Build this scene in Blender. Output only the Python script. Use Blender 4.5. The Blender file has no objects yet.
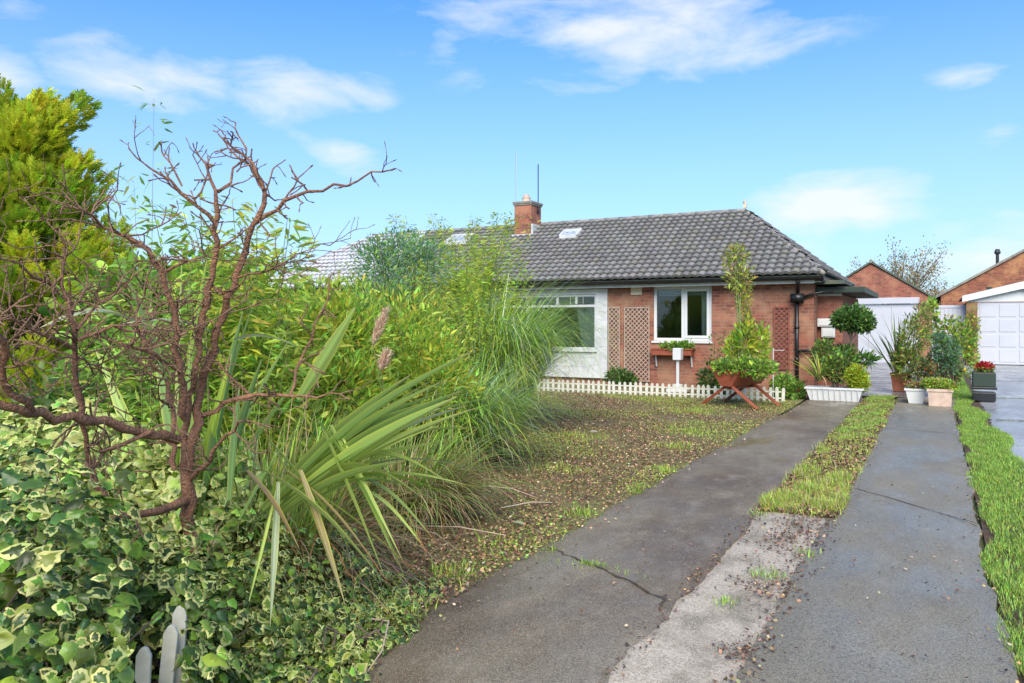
import bpy, math, random
import numpy as np
from mathutils import Vector
R = math.radians
rng = np.random.default_rng(7)
random.seed(7)
C = bpy.context.scene.collection
scene = bpy.context.scene

# ------------------------------------------------------------------ camera
YAW = 28.5; F = 783.0; EYE = 1.5
cd = bpy.data.cameras.new('camera'); cam = bpy.data.objects.new('camera', cd); C.objects.link(cam)
cd.sensor_width = 36; cd.lens = F / 1024 * 36; cd.shift_y = -17.5 / 1024
cd.clip_start = 0.05; cd.clip_end = 3000
cam.location = (0, 0, EYE); cam.rotation_euler = (R(90), 0, R(YAW))
scene.camera = cam
SY, CY = math.sin(R(YAW)), math.cos(R(YAW))
def at(u, v, t):
    """surveyed point: bearing u, elevation v, distance t metres along the view"""
    r = (u - 512) / F
    return np.array([(-SY + CY * r) * t, (CY + SY * r) * t, EYE + (324 - v) / F * t])

# ------------------------------------------------------------------ light and sky
SUN_EL = 40; SUN_AZ = 156      # degrees, azimuth clockwise from +Y
sl = bpy.data.lights.new('sun', 'SUN'); sun = bpy.data.objects.new('sun', sl); C.objects.link(sun)
sl.energy = 2.8; sl.angle = R(45); sl.color = (1.0, 0.90, 0.74)
sd = Vector((math.sin(R(SUN_AZ)) * math.cos(R(SUN_EL)), math.cos(R(SUN_AZ)) * math.cos(R(SUN_EL)), math.sin(R(SUN_EL))))
sun.rotation_euler = sd.to_track_quat('Z', 'Y').to_euler()
sun.location = sd * 50
W = bpy.data.worlds.new('World'); scene.world = W; W.use_nodes = True
wn = W.node_tree.nodes; wl = W.node_tree.links
bg = wn['Background']; bg.inputs['Strength'].default_value = 0.15
sky = wn.new('ShaderNodeTexSky'); sky.sky_type = 'NISHITA'; sky.sun_disc = False
sky.sun_elevation = R(SUN_EL); sky.sun_rotation = R(SUN_AZ); sky.air_density = 1.0; sky.dust_density = 0.6; sky.ozone_density = 1.6
def wmath(op, a, b=None, c=None):
    n = wn.new('ShaderNodeMath'); n.operation = op
    for i, x in enumerate((a, b, c)):
        if x is None: continue
        if isinstance(x, (int, float)): n.inputs[i].default_value = x
        else: wl.new(x, n.inputs[i])
    return n.outputs[0]
tc = wn.new('ShaderNodeTexCoord')
def cloud_blob(u, v, ru, rv):
    d = at(u, v, 1.0) - np.array([0, 0, EYE]); d /= np.linalg.norm(d)
    e = at(u + ru, v, 1.0) - np.array([0, 0, EYE]); e /= np.linalg.norm(e)
    rh = np.linalg.norm(e - d); rz = rv / F * 0.85
    s = wn.new('ShaderNodeVectorMath'); s.operation = 'SUBTRACT'; wl.new(tc.outputs['Generated'], s.inputs[0]); s.inputs[1].default_value = tuple(d)
    m = wn.new('ShaderNodeVectorMath'); m.operation = 'DIVIDE'; wl.new(s.outputs[0], m.inputs[0]); m.inputs[1].default_value = (rh, rh, rz)
    l = wn.new('ShaderNodeVectorMath'); l.operation = 'LENGTH'; wl.new(m.outputs[0], l.inputs[0])
    return wmath('MAXIMUM', wmath('SUBTRACT', 1.0, l.outputs['Value']), 0.0)
CLOUDS = [(150, 80, 130, 50, 1.35), (300, 92, 110, 45, 1.25), (335, 150, 60, 45, .95), (620, 30, 290, 80, 1.0), (520, 60, 120, 50, .5),
          (840, 205, 130, 42, 1.9), (955, 78, 70, 20, .9), (1010, 130, 60, 25, .6), (990, 255, 130, 50, 1.5), (0, 75, 60, 35, 1.2), (10, 8, 60, 25, .6),
          (-250, 120, 200, 70, 1.0), (1250, 100, 180, 60, 1.0), (760, 250, 140, 50, .35)]
tot = None
for (u, v, ru, rv, a) in CLOUDS:
    b = wmath('MULTIPLY', cloud_blob(u, v, ru, rv), a)
    tot = b if tot is None else wmath('MAXIMUM', tot, b)
mp = wn.new('ShaderNodeMapping'); wl.new(tc.outputs['Generated'], mp.inputs['Vector']); mp.inputs['Scale'].default_value = (3.2, 3.2, 9.0)
nz = wn.new('ShaderNodeTexNoise'); nz.inputs['Scale'].default_value = 2.6; nz.inputs['Detail'].default_value = 9; nz.inputs['Roughness'].default_value = .58
nz.inputs['Distortion'].default_value = .35
wl.new(mp.outputs[0], nz.inputs['Vector'])
dens = wmath('ADD', wmath('MULTIPLY', tot, 1.0), wmath('MULTIPLY', wmath('SUBTRACT', nz.outputs['Fac'], .52), 2.6))
dens = wmath('MULTIPLY', wmath('MINIMUM', wmath('MAXIMUM', wmath('SUBTRACT', dens, .22), 0.0), 1.0), wmath('MINIMUM', wmath('MULTIPLY', tot, 4.0), 1.0))
dens = wmath('MULTIPLY', dens, .85)
# general thin veil towards the horizon
sep = wn.new('ShaderNodeSeparateXYZ'); wl.new(tc.outputs['Generated'], sep.inputs[0])
veil = wmath('POWER', wmath('MINIMUM', wmath('MAXIMUM', wmath('SUBTRACT', 1.0, wmath('DIVIDE', sep.outputs['Z'], .42)), 0.0), 1.0), 1.25)
hs = wn.new('ShaderNodeHueSaturation'); hs.inputs['Saturation'].default_value = 1.05; hs.inputs['Hue'].default_value = .5; hs.inputs['Value'].default_value = .74
wl.new(sky.outputs[0], hs.inputs['Color'])
mv = wn.new('ShaderNodeMix'); mv.data_type = 'RGBA'; wl.new(wmath('MULTIPLY', veil, .8), mv.inputs['Factor']); tn = wn.new('ShaderNodeMix'); tn.data_type = 'RGBA'; tn.blend_type = 'MULTIPLY'; tn.inputs['Factor'].default_value = 1; wl.new(hs.outputs[0], tn.inputs[6]); tn.inputs[7].default_value = (.34, .70, 1.06, 1); wl.new(tn.outputs[2], mv.inputs[6]); mv.inputs[7].default_value = (2.15, 2.45, 2.75, 1)
mc = wn.new('ShaderNodeMix'); mc.data_type = 'RGBA'; wl.new(dens, mc.inputs['Factor']); wl.new(mv.outputs[2], mc.inputs[6]); mc.inputs[7].default_value = (2.95, 3.03, 3.12, 1)
wl.new(mc.outputs[2], bg.inputs['Color'])
vs = scene.view_settings; vs.view_transform = 'Standard'; vs.look = 'None'; vs.gamma = 1; vs.use_curve_mapping = False; vs.exposure = 1.15

# ------------------------------------------------------------------ materials
def mat(name, col=(.5, .5, .5), rough=.8, metal=0, var=0.0, vscale=3.0, col2=None, bump=0.0, bscale=40, attr=False, spec=.5, trans=0.0, detail=6, rough2=None):
    m = bpy.data.materials.new(name); m.use_nodes = True
    n = m.node_tree.nodes; l = m.node_tree.links; b = n['Principled BSDF']
    b.inputs['Roughness'].default_value = rough; b.inputs['Metallic'].default_value = metal
    b.inputs['Specular IOR Level'].default_value = spec
    b.inputs['Base Color'].default_value = (*col, 1)
    out = None
    tcn = n.new('ShaderNodeTexCoord')
    if attr:
        a = n.new('ShaderNodeAttribute'); a.attribute_name = 'col'; out = a.outputs['Color']
    if col2 is not None or var > 0:
        nt = n.new('ShaderNodeTexNoise'); nt.inputs['Scale'].default_value = vscale; nt.inputs['Detail'].default_value = detail; nt.inputs['Roughness'].default_value = .62
        l.new(tcn.outputs['Object'], nt.inputs['Vector'])
        rp = n.new('ShaderNodeMapRange'); rp.inputs[1].default_value = .34; rp.inputs[2].default_value = .66; l.new(nt.outputs['Fac'], rp.inputs[0])
        mx = n.new('ShaderNodeMix'); mx.data_type = 'RGBA'; l.new(rp.outputs[0], mx.inputs['Factor'])
        if out is None: mx.inputs[6].default_value = (*col, 1)
        else: l.new(out, mx.inputs[6])
        c2 = col2 if col2 is not None else tuple(c * (1 - var) for c in col)
        mx.inputs[7].default_value = (*c2, 1)
        out = mx.outputs[2]
        if rough2 is not None:
            rr = n.new('ShaderNodeMapRange'); rr.inputs[3].default_value = rough; rr.inputs[4].default_value = rough2; l.new(rp.outputs[0], rr.inputs[0]); l.new(rr.outputs[0], b.inputs['Roughness'])
    if out is not None: l.new(out, b.inputs['Base Color'])
    if bump:
        bn = n.new('ShaderNodeTexNoise'); bn.inputs['Scale'].default_value = bscale; bn.inputs['Detail'].default_value = 5
        l.new(tcn.outputs['Object'], bn.inputs['Vector'])
        bb = n.new('ShaderNodeBump'); bb.inputs['Strength'].default_value = bump; bb.inputs['Distance'].default_value = .02
        l.new(bn.outputs['Fac'], bb.inputs['Height']); l.new(bb.outputs[0], b.inputs['Normal'])
    if trans > 0:
        tr = n.new('ShaderNodeBsdfTranslucent'); ms = n.new('ShaderNodeMixShader'); ms.inputs[0].default_value = trans
        if out is not None: l.new(out, tr.inputs['Color'])
        else: tr.inputs['Color'].default_value = (*col, 1)
        l.new(b.outputs[0], ms.inputs[1]); l.new(tr.outputs[0], ms.inputs[2]); l.new(ms.outputs[0], n['Material Output'].inputs['Surface'])
    return m
def brick_mat(name, c1, c2, mortar, scale=1.0, patch=(.30, .12, .07), paint=None):
    m = bpy.data.materials.new(name); m.use_nodes = True
    n = m.node_tree.nodes; l = m.node_tree.links; b = n['Principled BSDF']; b.inputs['Roughness'].default_value = .9
    t = n.new('ShaderNodeTexCoord'); s = n.new('ShaderNodeSeparateXYZ'); l.new(t.outputs['Object'], s.inputs[0])
    ad = n.new('ShaderNodeMath'); ad.operation = 'ADD'; l.new(s.outputs['X'], ad.inputs[0]); l.new(s.outputs['Y'], ad.inputs[1])
    cb = n.new('ShaderNodeCombineXYZ'); l.new(ad.outputs[0], cb.inputs[0]); l.new(s.outputs['Z'], cb.inputs[1])
    br = n.new('ShaderNodeTexBrick'); l.new(cb.outputs[0], br.inputs['Vector'])
    br.inputs['Scale'].default_value = 1.0; br.inputs['Brick Width'].default_value = .225; br.inputs['Row Height'].default_value = .075
    br.inputs['Mortar Size'].default_value = .007; br.inputs['Mortar Smooth'].default_value = .3; br.inputs['Bias'].default_value = -.1
    br.inputs['Color1'].default_value = (*c1, 1); br.inputs['Color2'].default_value = (*c2, 1); br.inputs['Mortar'].default_value = (*mortar, 1)
    nt = n.new('ShaderNodeTexNoise'); nt.inputs['Scale'].default_value = 1.7; nt.inputs['Detail'].default_value = 7; nt.inputs['Roughness'].default_value = .68; l.new(t.outputs['Object'], nt.inputs['Vector'])
    rp = n.new('ShaderNodeMapRange'); rp.inputs[1].default_value = .44; rp.inputs[2].default_value = .62; rp.inputs[4].default_value = .75; l.new(nt.outputs['Fac'], rp.inputs[0])
    mx = n.new('ShaderNodeMix'); mx.data_type = 'RGBA'; l.new(rp.outputs[0], mx.inputs['Factor']); l.new(br.outputs['Color'], mx.inputs[6]); mx.inputs[7].default_value = (*patch, 1)
    l.new(mx.outputs[2], b.inputs['Base Color'])
    bb = n.new('ShaderNodeBump'); bb.inputs['Strength'].default_value = .5; bb.inputs['Distance'].default_value = .01; bb.invert = True
    l.new(br.outputs['Fac'], bb.inputs['Height']); l.new(bb.outputs[0], b.inputs['Normal'])
    return m
def glass_mat():
    m = bpy.data.materials.new('window_glass'); m.use_nodes = True
    n = m.node_tree.nodes; l = m.node_tree.links
    fr = n.new('ShaderNodeFresnel'); fr.inputs['IOR'].default_value = 1.7
    tr = n.new('ShaderNodeBsdfTransparent'); tr.inputs['Color'].default_value = (.8, .85, .84, 1); gl = n.new('ShaderNodeBsdfGlossy'); gl.inputs['Roughness'].default_value = .02
    ms = n.new('ShaderNodeMixShader'); l.new(fr.outputs[0], ms.inputs[0]); l.new(tr.outputs[0], ms.inputs[1]); l.new(gl.outputs[0], ms.inputs[2])
    l.new(ms.outputs[0], n['Material Output'].inputs['Surface']); return m
def concrete_mat(name, base, stain, pale, wet_lo, wet_hi, stretch=(1, 1, 1), grit=.35):
    m = bpy.data.materials.new(name); m.use_nodes = True
    n = m.node_tree.nodes; l = m.node_tree.links; b = n['Principled BSDF']
    t = n.new('ShaderNodeTexCoord'); mp_ = n.new('ShaderNodeMapping'); mp_.inputs['Scale'].default_value = stretch; l.new(t.outputs['Object'], mp_.inputs[0])
    def noise(sc, det, vec, ro=.6):
        q = n.new('ShaderNodeTexNoise'); q.inputs['Scale'].default_value = sc; q.inputs['Detail'].default_value = det; q.inputs['Roughness'].default_value = ro; l.new(vec, q.inputs['Vector']); return q.outputs['Fac']
    def rng_(x, a, c, lo=0, hi=1):
        q = n.new('ShaderNodeMapRange'); q.inputs[1].default_value = a; q.inputs[2].default_value = c; q.inputs[3].default_value = lo; q.inputs[4].default_value = hi; l.new(x, q.inputs[0]); return q.outputs[0]
    def mix(f, a, c):
        q = n.new('ShaderNodeMix'); q.data_type = 'RGBA'; l.new(f, q.inputs['Factor'])
        for i, x in ((6, a), (7, c)):
            if isinstance(x, tuple): q.inputs[i].default_value = (*x, 1)
            else: l.new(x, q.inputs[i])
        return q.outputs[2]
    big = noise(.9, 6, mp_.outputs[0]); mid = noise(5, 8, mp_.outputs[0], .7); fine = noise(70, 5, t.outputs['Object'], .75); spk = noise(190, 2, t.outputs['Object'])
    c = mix(rng_(big, .42, .62), base, stain)
    c = mix(rng_(mid, .5, .75, 0, .55), c, pale)
    dark = tuple(x * .35 for x in base)
    c = mix(rng_(fine, .40, .54, grit * 1.3, 0), c, dark)
    c = mix(rng_(spk, .55, .63, 0, .9), c, pale); sp2 = noise(110, 2, t.outputs['Object']); c = mix(rng_(sp2, .56, .64, 0, .75), c, dark); str_ = noise(14, 8, mp_.outputs[0], .75); c = mix(rng_(str_, .52, .72, 0, .5), c, stain)
    l.new(c, b.inputs['Base Color'])
    l.new(rng_(noise(1.7, 7, mp_.outputs[0]), .35, .62, wet_lo, wet_hi), b.inputs['Roughness'])
    b.inputs['Specular IOR Level'].default_value = .42
    bb = n.new('ShaderNodeBump'); bb.inputs['Strength'].default_value = .35; bb.inputs['Distance'].default_value = .006; l.new(fine, bb.inputs['Height']); l.new(bb.outputs[0], b.inputs['Normal'])
    return m

M = {}
M['brick'] = brick_mat('red_brick', (.31, .098, .055), (.13, .042, .03), (.25, .165, .12), patch=(.36, .20, .12))
M['brick2'] = brick_mat('dark_red_brick', (.30, .09, .055), (.15, .048, .036), (.23, .145, .11), patch=(.42, .19, .11))
M['brick3'] = brick_mat('orange_brick', (.31, .095, .05), (.16, .05, .032), (.24, .155, .105), patch=(.46, .23, .10))
M['brickpier'] = brick_mat('pier_brick', (.30, .14, .07), (.2, .09, .05), (.22, .16, .10), patch=(.3, .2, .08))
M['white'] = mat('white_plastic', (.62, .625, .61), .35, var=.08, vscale=2)
M['fascia'] = mat('weathered_white_fascia', (.70, .70, .66), .6, var=.25, vscale=3)
M['render'] = mat('white_painted_stone', (.60, .60, .59), .75, col2=(.46, .46, .46), vscale=5, bump=.6, bscale=9)
M['stonejoint'] = mat('grey_stone_joint', (.34, .34, .35), .9)
M['black'] = mat('black_plastic', (.012, .012, .013), .35)
M['tile'] = mat('grey_concrete_tile', attr=True, rough=.62, bump=.3, bscale=60)
M['sheeting'] = mat('pale_roof_tile', (.66, .66, .70), .5, col2=(.5, .5, .54), vscale=2.2)
M['glass'] = glass_mat()
M['interior'] = mat('interior_wall', (.30, .29, .24), .9)
M['curtain'] = mat('net_curtain', (.72, .78, .74), .9, trans=.3)
M['trellis'] = mat('weathered_trellis_wood', (.42, .31, .24), .85, var=.35, vscale=8)
M['redwood'] = mat('red_stained_wood', (.30, .075, .03), .6, col2=(.20, .045, .02), vscale=7)
M['redtrel'] = mat('red_trellis_wood', (.22, .065, .045), .75, var=.3, vscale=8)
M['picket'] = mat('white_painted_picket', (.66, .64, .56), .7, col2=(.46, .45, .36), vscale=9)
M['cream'] = mat('cream_plastic', (.62, .52, .36), .6, var=.15)
M['terracotta'] = mat('terracotta', (.36, .12, .06), .8, var=.3, vscale=8)
M['creambox'] = mat('cream_pink_trough', (.60, .44, .34), .7, var=.25, vscale=9)
M['lead'] = mat('lead_flashing', (.55, .56, .57), .5, var=.2)
M['metal'] = mat('pale_metal', (.55, .56, .57), .4, metal=.8)
M['darkmetal'] = mat('dark_metal', (.05, .05, .05), .5, metal=.6)
M['felt'] = mat('roof_felt', (.055, .06, .055), .8, col2=(.10, .12, .08), vscale=4)
M['greenpaint'] = mat('dark_green_plastic', (.02, .035, .022), .5)
M['garage_white'] = mat('garage_door_white', (.48, .485, .53), .45, var=.08, vscale=1.5)
M['soil'] = mat('dark_soil', (.05, .033, .022), .95, col2=(.09, .06, .035), vscale=14, bump=.8, bscale=60)
M['leaf'] = mat('leaf', attr=True, rough=.5, trans=.5)
M['leafgloss'] = mat('glossy_leaf', attr=True, rough=.38, trans=.3)
M['blade'] = mat('grass_blade', attr=True, rough=.5, trans=.3)
M['litter'] = mat('leaf_litter', attr=True, rough=.75, trans=.08)
M['bark'] = mat('grey_bark', (.30, .17, .105), .85, col2=(.14, .075, .045), vscale=16, bump=.9, bscale=90)
M['redbark'] = mat('red_brown_bark', (.34, .165, .09), .8, col2=(.16, .075, .045), vscale=13, bump=.9, bscale=80)
M['treebark'] = mat('tree_bark', (.16, .12, .09), .9, var=.4, vscale=9, bump=.6)
M['cane'] = mat('green_cane', (.20, .24, .06), .5, var=.3, vscale=6)
M['flower'] = mat('red_petals', attr=True, rough=.6, trans=.2)
M['track_l'] = concrete_mat('damp_brown_concrete', (.215, .172, .112), (.10, .062, .03), (.37, .32, .235), .18, .75, (1, .55, 1))
M['track_r'] = concrete_mat('wet_grey_concrete', (.20, .172, .118), (.25, .215, .145), (.36, .325, .245), .18, .65, (1, .5, 1), .5)
M['yard'] = concrete_mat('wet_yard_concrete', (.16, .15, .13), (.22, .205, .18), (.33, .33, .33), .12, .4)
M['rubble'] = concrete_mat('worn_pale_concrete', (.50, .42, .32), (.20, .165, .11), (.60, .54, .45), .7, .9, (4.5, 3.5, 1), .5)
M['drive_n'] = concrete_mat('pale_wet_concrete', (.34, .34, .33), (.25, .25, .24), (.5, .5, .48), .15, .5, (1, .4, 1))

# ------------------------------------------------------------------ helpers
def meta(o, label=None, cat=None, group=None, kind=None):
    if label: o['label'] = label
    if cat: o['category'] = cat
    if group: o['group'] = group
    if kind: o['kind'] = kind
    return o
def thing(name, loc, label, cat, group=None, rz=0):
    o = bpy.data.objects.new(name, None); C.objects.link(o); o.location = tuple(float(a) for a in loc); o.rotation_euler = (0, 0, rz); o.empty_display_size = .2
    return meta(o, label, cat, group)
def mkmesh(name, V, Fc, m, parent=None, col=None, smooth=False, world=True):
    """V given in world space; under a parent it is moved to the parent's frame (parents here have no rotation unless world=False)"""
    V = np.asarray(V, dtype=np.float32).reshape(-1, 3)
    me = bpy.data.meshes.new(name)
    if parent is not None and world:
        V = V - np.array(parent_loc(parent), dtype=np.float32)
    org = np.zeros(3, dtype=np.float32)
    if isinstance(Fc, np.ndarray) and Fc.ndim == 2:
        k = Fc.shape[1]; nf = len(Fc)
        me.vertices.add(len(V)); me.vertices.foreach_set('co', V.ravel())
        me.loops.add(nf * k); me.loops.foreach_set('vertex_index', Fc.astype(np.int32).ravel())
        me.polygons.add(nf); me.polygons.foreach_set('loop_start', np.arange(0, nf * k, k, dtype=np.int32)); me.polygons.foreach_set('loop_total', np.full(nf, k, dtype=np.int32))
        me.update(calc_edges=True); me.validate()
    else:
        me.from_pydata([tuple(map(float, v)) for v in V], [], [tuple(int(i) for i in f) for f in Fc]); me.update()
    if col is not None:
        a = me.color_attributes.new('col', 'FLOAT_COLOR', 'POINT'); cc = np.ones((len(V), 4), dtype=np.float32); cc[:, :3] = col; a.data.foreach_set('color', cc.ravel())
    if smooth: me.polygons.foreach_set('use_smooth', np.ones(len(me.polygons), dtype=bool))
    me.materials.append(M[m] if isinstance(m, str) else m)
    o = bpy.data.objects.new(name, me); C.objects.link(o)
    if parent is not None: o.parent = parent
    return o
def parent_loc(p):
    v = np.zeros(3)
    while p is not None: v += np.array(p.location); p = p.parent
    return v
class MB:
    def __init__(s): s.v = []; s.f = []
    def add(s, V, Fc):
        b = len(s.v); s.v += [tuple(map(float, p)) for p in V]; s.f += [tuple(b + i for i in f) for f in Fc]; return s
    def box(s, x0, x1, y0, y1, z0, z1):
        V = [(x, y, z) for z in (z0, z1) for y in (y0, y1) for x in (x0, x1)]
        return s.add(V, [(0, 2, 3, 1), (4, 5, 7, 6), (0, 1, 5, 4), (2, 6, 7, 3), (0, 4, 6, 2), (1, 3, 7, 5)])
    def beam(s, a, b, w, h, up=(0, 0, 1)):
        a, b = np.array(a, float), np.array(b, float); d = b - a; d /= np.linalg.norm(d); x = np.cross(d, up)
        if np.linalg.norm(x) < 1e-4: x = np.array([1., 0, 0])
        x /= np.linalg.norm(x); y = np.cross(x, d)
        V = [p + sx * x * w / 2 + sy * y * h / 2 for p in (a, b) for sy in (-1, 1) for sx in (-1, 1)]
        return s.add(V, [(0, 1, 3, 2), (4, 6, 7, 5), (0, 4, 5, 1), (2, 3, 7, 6), (0, 2, 6, 4), (1, 5, 7, 3)])
    def tube(s, pts, rad, n=8, cap=True):
        V, Fc = tube_geo(np.array(pts, float), rad, n, cap); return s.add(V, Fc)
    def prism(s, poly, y0, y1):      # poly in x,z
        k = len(poly); V = [(x, y0, z) for x, z in poly] + [(x, y1, z) for x, z in poly]
        return s.add(V, [tuple(range(k)), tuple(range(2 * k - 1, k - 1, -1))] + [(i, i + k, (i + 1) % k + k, (i + 1) % k) for i in range(k)])
    def build(s, name, m, parent=None, smooth=False, bevel=0, world=True):
        o = mkmesh(name, s.v, s.f, m, parent, smooth=smooth, world=world)
        if bevel:
            q = o.modifiers.new('bevel', 'BEVEL'); q.width = bevel; q.segments = 2; q.limit_method = 'ANGLE'
        return o
def tube_geo(P, rad, n=6, cap=True):
    k = len(P); rad = np.broadcast_to(np.asarray(rad, float), (k,)) if np.ndim(rad) else np.full(k, rad)
    T = np.gradient(P, axis=0); T /= (np.linalg.norm(T, axis=1, keepdims=True) + 1e-9)
    ref = np.array([0.31, 0.17, .94]) if abs(T[0][2]) < .8 else np.array([1., .2, .1])
    X = np.cross(T, ref); X /= (np.linalg.norm(X, axis=1, keepdims=True) + 1e-9); Y = np.cross(T, X)
    a = np.linspace(0, 2 * math.pi, n, endpoint=False)
    V = (P[:, None] + rad[:, None, None] * (np.cos(a)[None, :, None] * X[:, None] + np.sin(a)[None, :, None] * Y[:, None])).reshape(-1, 3)
    Fc = []
    for i in range(k - 1):
        for j in range(n): Fc.append((i * n + j, i * n + (j + 1) % n, (i + 1) * n + (j + 1) % n, (i + 1) * n + j))
    if cap: Fc.append(tuple(range(n - 1, -1, -1))); Fc.append(tuple((k - 1) * n + j for j in range(n)))
    return V, Fc
class Tubes:       # fast many tubes
    def __init__(s, n=5): s.V = []; s.Q = []; s.c = 0; s.n = n
    def add(s, P, rad):
        V, Fc = tube_geo(np.array(P, float), rad, s.n, False); s.V.append(V); s.Q.append(np.array(Fc) + s.c); s.c += len(V)
    def build(s, name, m, parent=None): return mkmesh(name, np.concatenate(s.V), np.concatenate(s.Q), m, parent, smooth=True)
def unit(a): return a / (np.linalg.norm(a, axis=-1, keepdims=True) + 1e-9)
def jitcol(base, n, v=.25, hue=.12):
    base = np.array(base, float)
    if base.ndim == 1: base = np.tile(base, (n, 1))
    c = base * (1 + rng.normal(0, v, (n, 1))) * (1 + rng.normal(0, hue, (n, 3))); return np.clip(c, .004, .9)
def pick(cols, n, w=None):
    cols = np.array(cols, float); return cols[rng.choice(len(cols), n, p=w)]
# leaf templates: local x = width, y = length (unit), z = up
T_LANCE = (np.array([[0, 0, 0], [-.09, .3, .03], [0, .32, -.01], [.09, .3, .03], [-.06, .68, -.02], [0, .7, -.05], [.06, .68, -.02], [0, 1, -.14]], float),
           np.array([[0, 2, 1], [0, 3, 2], [1, 2, 5], [1, 5, 4], [2, 3, 6], [2, 6, 5], [4, 5, 7], [5, 6, 7]]))
T_OVATE = (np.array([[0, 0, 0], [-.26, .3, .07], [0, .4, 0], [.26, .3, .07], [-.2, .72, .02], [.2, .72, .02], [0, 1, -.1]], float),
           np.array([[0, 2, 1], [0, 3, 2], [1, 2, 4], [2, 3, 5], [2, 6, 4], [2, 5, 6]]))
T_CHIP = (np.array([[-.3, 0, 0], [.3, 0, .12], [.34, .6, .0], [0, 1, .18], [-.36, .55, .1]], float), np.array([[0, 1, 2], [0, 2, 4], [4, 2, 3]]))
T_NEEDLE = (np.array([[-.06, 0, 0], [.06, 0, 0], [0, 1, -.05]], float), np.array([[0, 1, 2]]))
def ivy_template():
    pol = [(0, 0.0), (-.14, -.1), (-.30, -.12), (-.42, .04), (-.40, .22), (-.46, .36), (-.36, .54), (-.22, .68), (0, .96), (.20, .72), (.33, .56), (.47, .42), (.42, .22), (.40, .04), (.30, -.1), (.14, -.08)]
    V = [(0, .3, .07)]; k = len(pol)
    fr = [.62 + .16 * math.sin(i * 2.7) for i in range(k)]
    for g in (0, .07, None):
        for i, (x, y) in enumerate(pol):
            f = 1.0 if g is None else fr[i] + g
            V.append((x * f, .3 + (y - .3) * f, .05 - .16 * f * (x * x + (y - .3) ** 2) * 2.2 - .05 * f * abs(x)))
    Fc = []
    for i in range(k):
        j = (i + 1) % k
        Fc.append((0, 1 + j, 1 + i))
        for r in (0, 1):
            a = 1 + r * k; Fc += [(a + i, a + j, a + k + j), (a + i, a + k + j, a + k + i)]
    return np.array(V, float), np.array(Fc), np.array([0] + [0] * k + [1] * k + [1] * k)
IVY_V, IVY_F, IVY_E = ivy_template()
def frond_template():
    V = []; Fc = []
    def q(a, b, w):
        a, b = np.array(a, float), np.array(b, float); d = unit((b - a)[None])[0]; x = np.array([d[1], -d[0], 0]); x = unit(x[None])[0] if np.linalg.norm(x) > .01 else np.array([1., 0, 0])
        i = len(V); V.extend([a - x * w * .5, a + x * w * .5, a * .45 + b * .55 + x * w * .6 + [0, 0, .01], b, a * .45 + b * .55 - x * w * .6]); Fc.extend([(i, i + 1, i + 2), (i, i + 2, i + 4), (i + 4, i + 2, i + 3)])
    q((0, 0, 0), (0, 1, .06), .09)
    for k, y in enumerate((.15, .3, .45, .58, .72)):
        L = .42 * (1 - y * .55)
        for sx in (-1, 1): q((0, y, 0), (sx * L * .62, y + L * .8, .07 * (1 if k % 2 else -1)), .085)
    return np.array(V), np.array(Fc)
T_FROND = frond_template()
def frames(D, roll=None, up=(0, 0, 1), rollamt=1.0):
    D = unit(D); n = len(D); upv = np.tile(np.array(up, float), (n, 1)) + rng.normal(0, .05, (n, 3))
    X = unit(np.cross(D, upv)); Z = np.cross(X, D)
    a = rng.normal(0, rollamt, n) if roll is None else roll
    c, s_ = np.cos(a)[:, None], np.sin(a)[:, None]
    X2 = c * X + s_ * Z; Z2 = -s_ * X + c * Z
    return X2, D, Z2
def leaves(name, tpl, P, D, size, col, m, parent=None, rollamt=.6, up=(0, 0, 1), edge=None, edgecol=None, kind=None, width=1.0):
    V0, F0 = tpl[0], tpl[1]; n = len(P); size = np.broadcast_to(size, (n,))
    X, Y, Z = frames(D, up=up, rollamt=rollamt)
    V = P[:, None] + size[:, None, None] * (V0[None, :, 0:1] * width * X[:, None] + V0[None, :, 1:2] * Y[:, None] + V0[None, :, 2:3] * Z[:, None])
    Fc = (F0[None] + (np.arange(n) * len(V0))[:, None, None]).reshape(-1, F0.shape[1])
    cc = np.repeat(col[:, None], len(V0), 1)
    if edge is not None: cc = np.where(edge[None, :, None] > 0, edgecol[:, None], cc)
    o = mkmesh(name, V.reshape(-1, 3), Fc, m, parent, col=cc.reshape(-1, 3))
    if kind: o['kind'] = kind
    return o
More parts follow.
